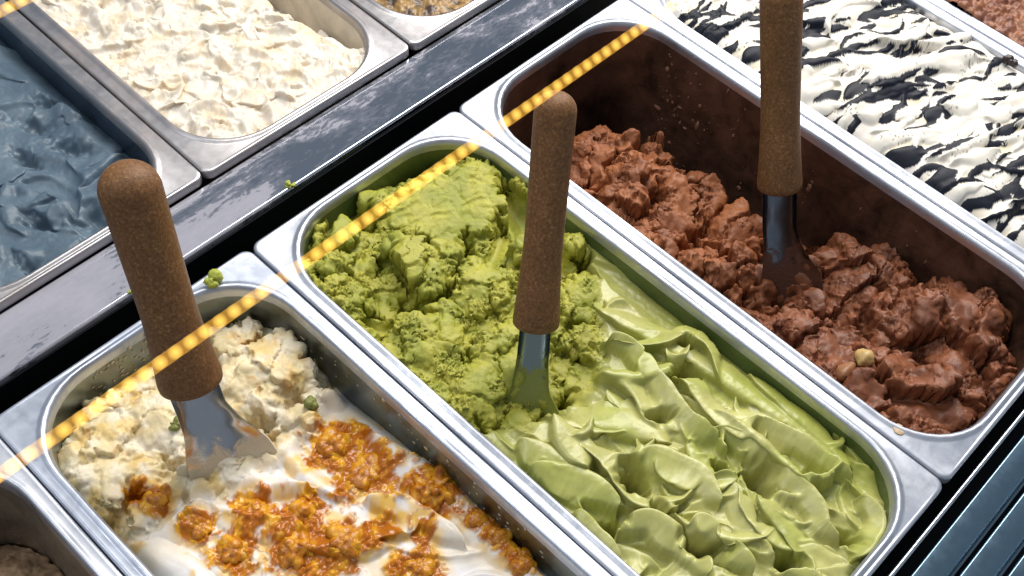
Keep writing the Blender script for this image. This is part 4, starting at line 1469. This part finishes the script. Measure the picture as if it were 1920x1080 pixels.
o = link('syrup_drop', clump_mesh('syrup_drop', .0022, 10, 86, .12, .0010, .0018), M_TANS)
o.location = (0.1752, -0.3269, 0.0001)
o.scale = (1, 1, .18)
tag(o, 'tan drop dried on the rim corner of the chocolate pan', 'drop')
o = link('chocolate_chip', clump_mesh('chocolate_chip', .0045, 22, 87, .5, .0010, .0022), M_DRK)
o.location = (0.4833, -0.2201, 0.0060)
tag(o, 'dark chocolate crumb on the right rim of the streaked white gelato', 'crumb')

# brown flecks stuck on the chocolate pan's right and back walls
r = np.random.default_rng(17)
V, Fc = [], []
v0, f0 = ico(1)
k = 0
for i in range(300):
    cxy = r.uniform(0, 1)
    y = r.uniform(-120, 150) if cxy < .8 else 0
    z = -12 - 85 * r.uniform(0, 1) ** .8
    if r.random() < .45:
        y = r.normal(120, 22)
        z = r.normal(-45, 20)
    if y > 132 or z > -8:
        continue
    inset = 1.2 + (-z - 6) * TAPER * .9
    p = np.array([OA - inset - .2, y, z])
    if r.random() < .45:
        continue
    s = r.uniform(.35, 1.4) * (2.2 if r.random() < .15 else 1)
    q = v0 * np.array([.25 * s, s * r.uniform(.5, 1.1), s * r.uniform(.6, 1.8)]) * (1 + .3 * np.sin(v0[:, [1]] * 4 + i))
    V.append((q + p) / 1000)
    Fc.append(f0 + k * len(v0))
    k += 1
o = link('splatter', mesh_from('splatter', np.concatenate(V), np.concatenate(Fc)), simple_mat('dry_chocolate', (.22, .10, .06), .6, 0), o_choc)
tag(o, kind='stuff')

# cream flecks on the caramel pan's back and right walls, on the same footing
V, Fc, k = [], [], 0
for i in range(150):
    z = -4 - 22 * r.uniform(0, 1)
    inset = 1.2 + (-z - 6) * TAPER * .9
    s = r.uniform(.3, 1.3) * (1.7 if r.random() < .12 else 1)
    sh = 1 + .3 * np.sin(v0[:, [1]] * 4 + i)
    if r.random() < .6:
        p = np.array([r.uniform(-30, 30), OB - inset - .2, z])
        q = v0 * np.array([s * r.uniform(.6, 1.6), .3 * s, s * r.uniform(.5, 1.2)]) * sh
    else:
        p = np.array([OA - inset - .2, r.uniform(-60, 130), z])
        q = v0 * np.array([.3 * s, s * r.uniform(.6, 1.6), s * r.uniform(.5, 1.2)]) * sh
    V.append((q + p) / 1000)
    Fc.append(f0 + k * len(v0))
    k += 1
o = link('splatter', mesh_from('splatter', np.concatenate(V), np.concatenate(Fc)), simple_mat('dry_cream', (.55, .45, .28), .6, 0), o_car)
tag(o, kind='stuff')

# ------------------------------------------------------------------ LED reflections in the case glass, built as glowing strips


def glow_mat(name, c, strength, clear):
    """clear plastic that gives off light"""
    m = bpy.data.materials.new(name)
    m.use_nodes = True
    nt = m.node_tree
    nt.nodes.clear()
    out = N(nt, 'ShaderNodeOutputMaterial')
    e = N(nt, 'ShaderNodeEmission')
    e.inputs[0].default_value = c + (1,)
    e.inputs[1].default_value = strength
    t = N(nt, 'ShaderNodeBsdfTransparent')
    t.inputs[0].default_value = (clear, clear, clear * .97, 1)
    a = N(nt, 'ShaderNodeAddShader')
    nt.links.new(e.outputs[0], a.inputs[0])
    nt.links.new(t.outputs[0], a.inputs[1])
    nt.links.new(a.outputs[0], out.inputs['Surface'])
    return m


M_REFL_BAND = glow_mat('led_tape', (1.0, .48, .06), .42, .90)
M_REFL_DOT = glow_mat('led_glow', (1.0, .66, .13), .75, 1.0)
_nt = M_REFL_DOT.node_tree                                   # the painted glow dies away from each dot
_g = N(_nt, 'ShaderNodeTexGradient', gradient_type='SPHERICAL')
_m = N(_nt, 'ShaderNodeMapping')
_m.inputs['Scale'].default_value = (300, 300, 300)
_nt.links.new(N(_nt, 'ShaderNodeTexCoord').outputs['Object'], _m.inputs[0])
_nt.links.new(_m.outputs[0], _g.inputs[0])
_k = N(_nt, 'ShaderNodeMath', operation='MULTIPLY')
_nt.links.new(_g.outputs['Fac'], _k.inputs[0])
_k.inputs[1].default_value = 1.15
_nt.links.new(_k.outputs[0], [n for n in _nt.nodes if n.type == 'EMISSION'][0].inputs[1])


def led_reflection(y, z, x0, x1, label, pitch=.0068):  # glowing strip standing in for a reflection in the glass; none hangs here
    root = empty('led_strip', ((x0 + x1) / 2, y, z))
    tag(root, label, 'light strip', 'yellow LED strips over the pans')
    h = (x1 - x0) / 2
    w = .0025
    # flat glowing ribbon for the reflected band, tilted towards the front of the case
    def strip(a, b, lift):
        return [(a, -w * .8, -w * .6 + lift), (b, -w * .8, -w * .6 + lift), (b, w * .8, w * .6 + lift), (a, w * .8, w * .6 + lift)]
    link('tape', mesh_from('tape', strip(-h, h, 0), [(0, 1, 2, 3)]), M_REFL_BAND, root, smooth=False)
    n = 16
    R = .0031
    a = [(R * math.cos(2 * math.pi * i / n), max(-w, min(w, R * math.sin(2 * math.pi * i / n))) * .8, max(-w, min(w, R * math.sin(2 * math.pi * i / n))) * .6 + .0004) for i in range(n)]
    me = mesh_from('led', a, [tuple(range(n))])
    me.materials.append(M_REFL_DOT)
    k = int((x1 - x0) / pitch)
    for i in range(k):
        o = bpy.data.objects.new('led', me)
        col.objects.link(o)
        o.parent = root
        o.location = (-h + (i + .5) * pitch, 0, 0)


led_reflection(-0.1297, 0.17, -0.23, 0.22, 'dotted yellow LED strip running across the cork handle to the chocolate pan')
led_reflection(0.0706, 0.17, -0.13, 0.01, 'short piece of dotted yellow LED strip in the top left corner')
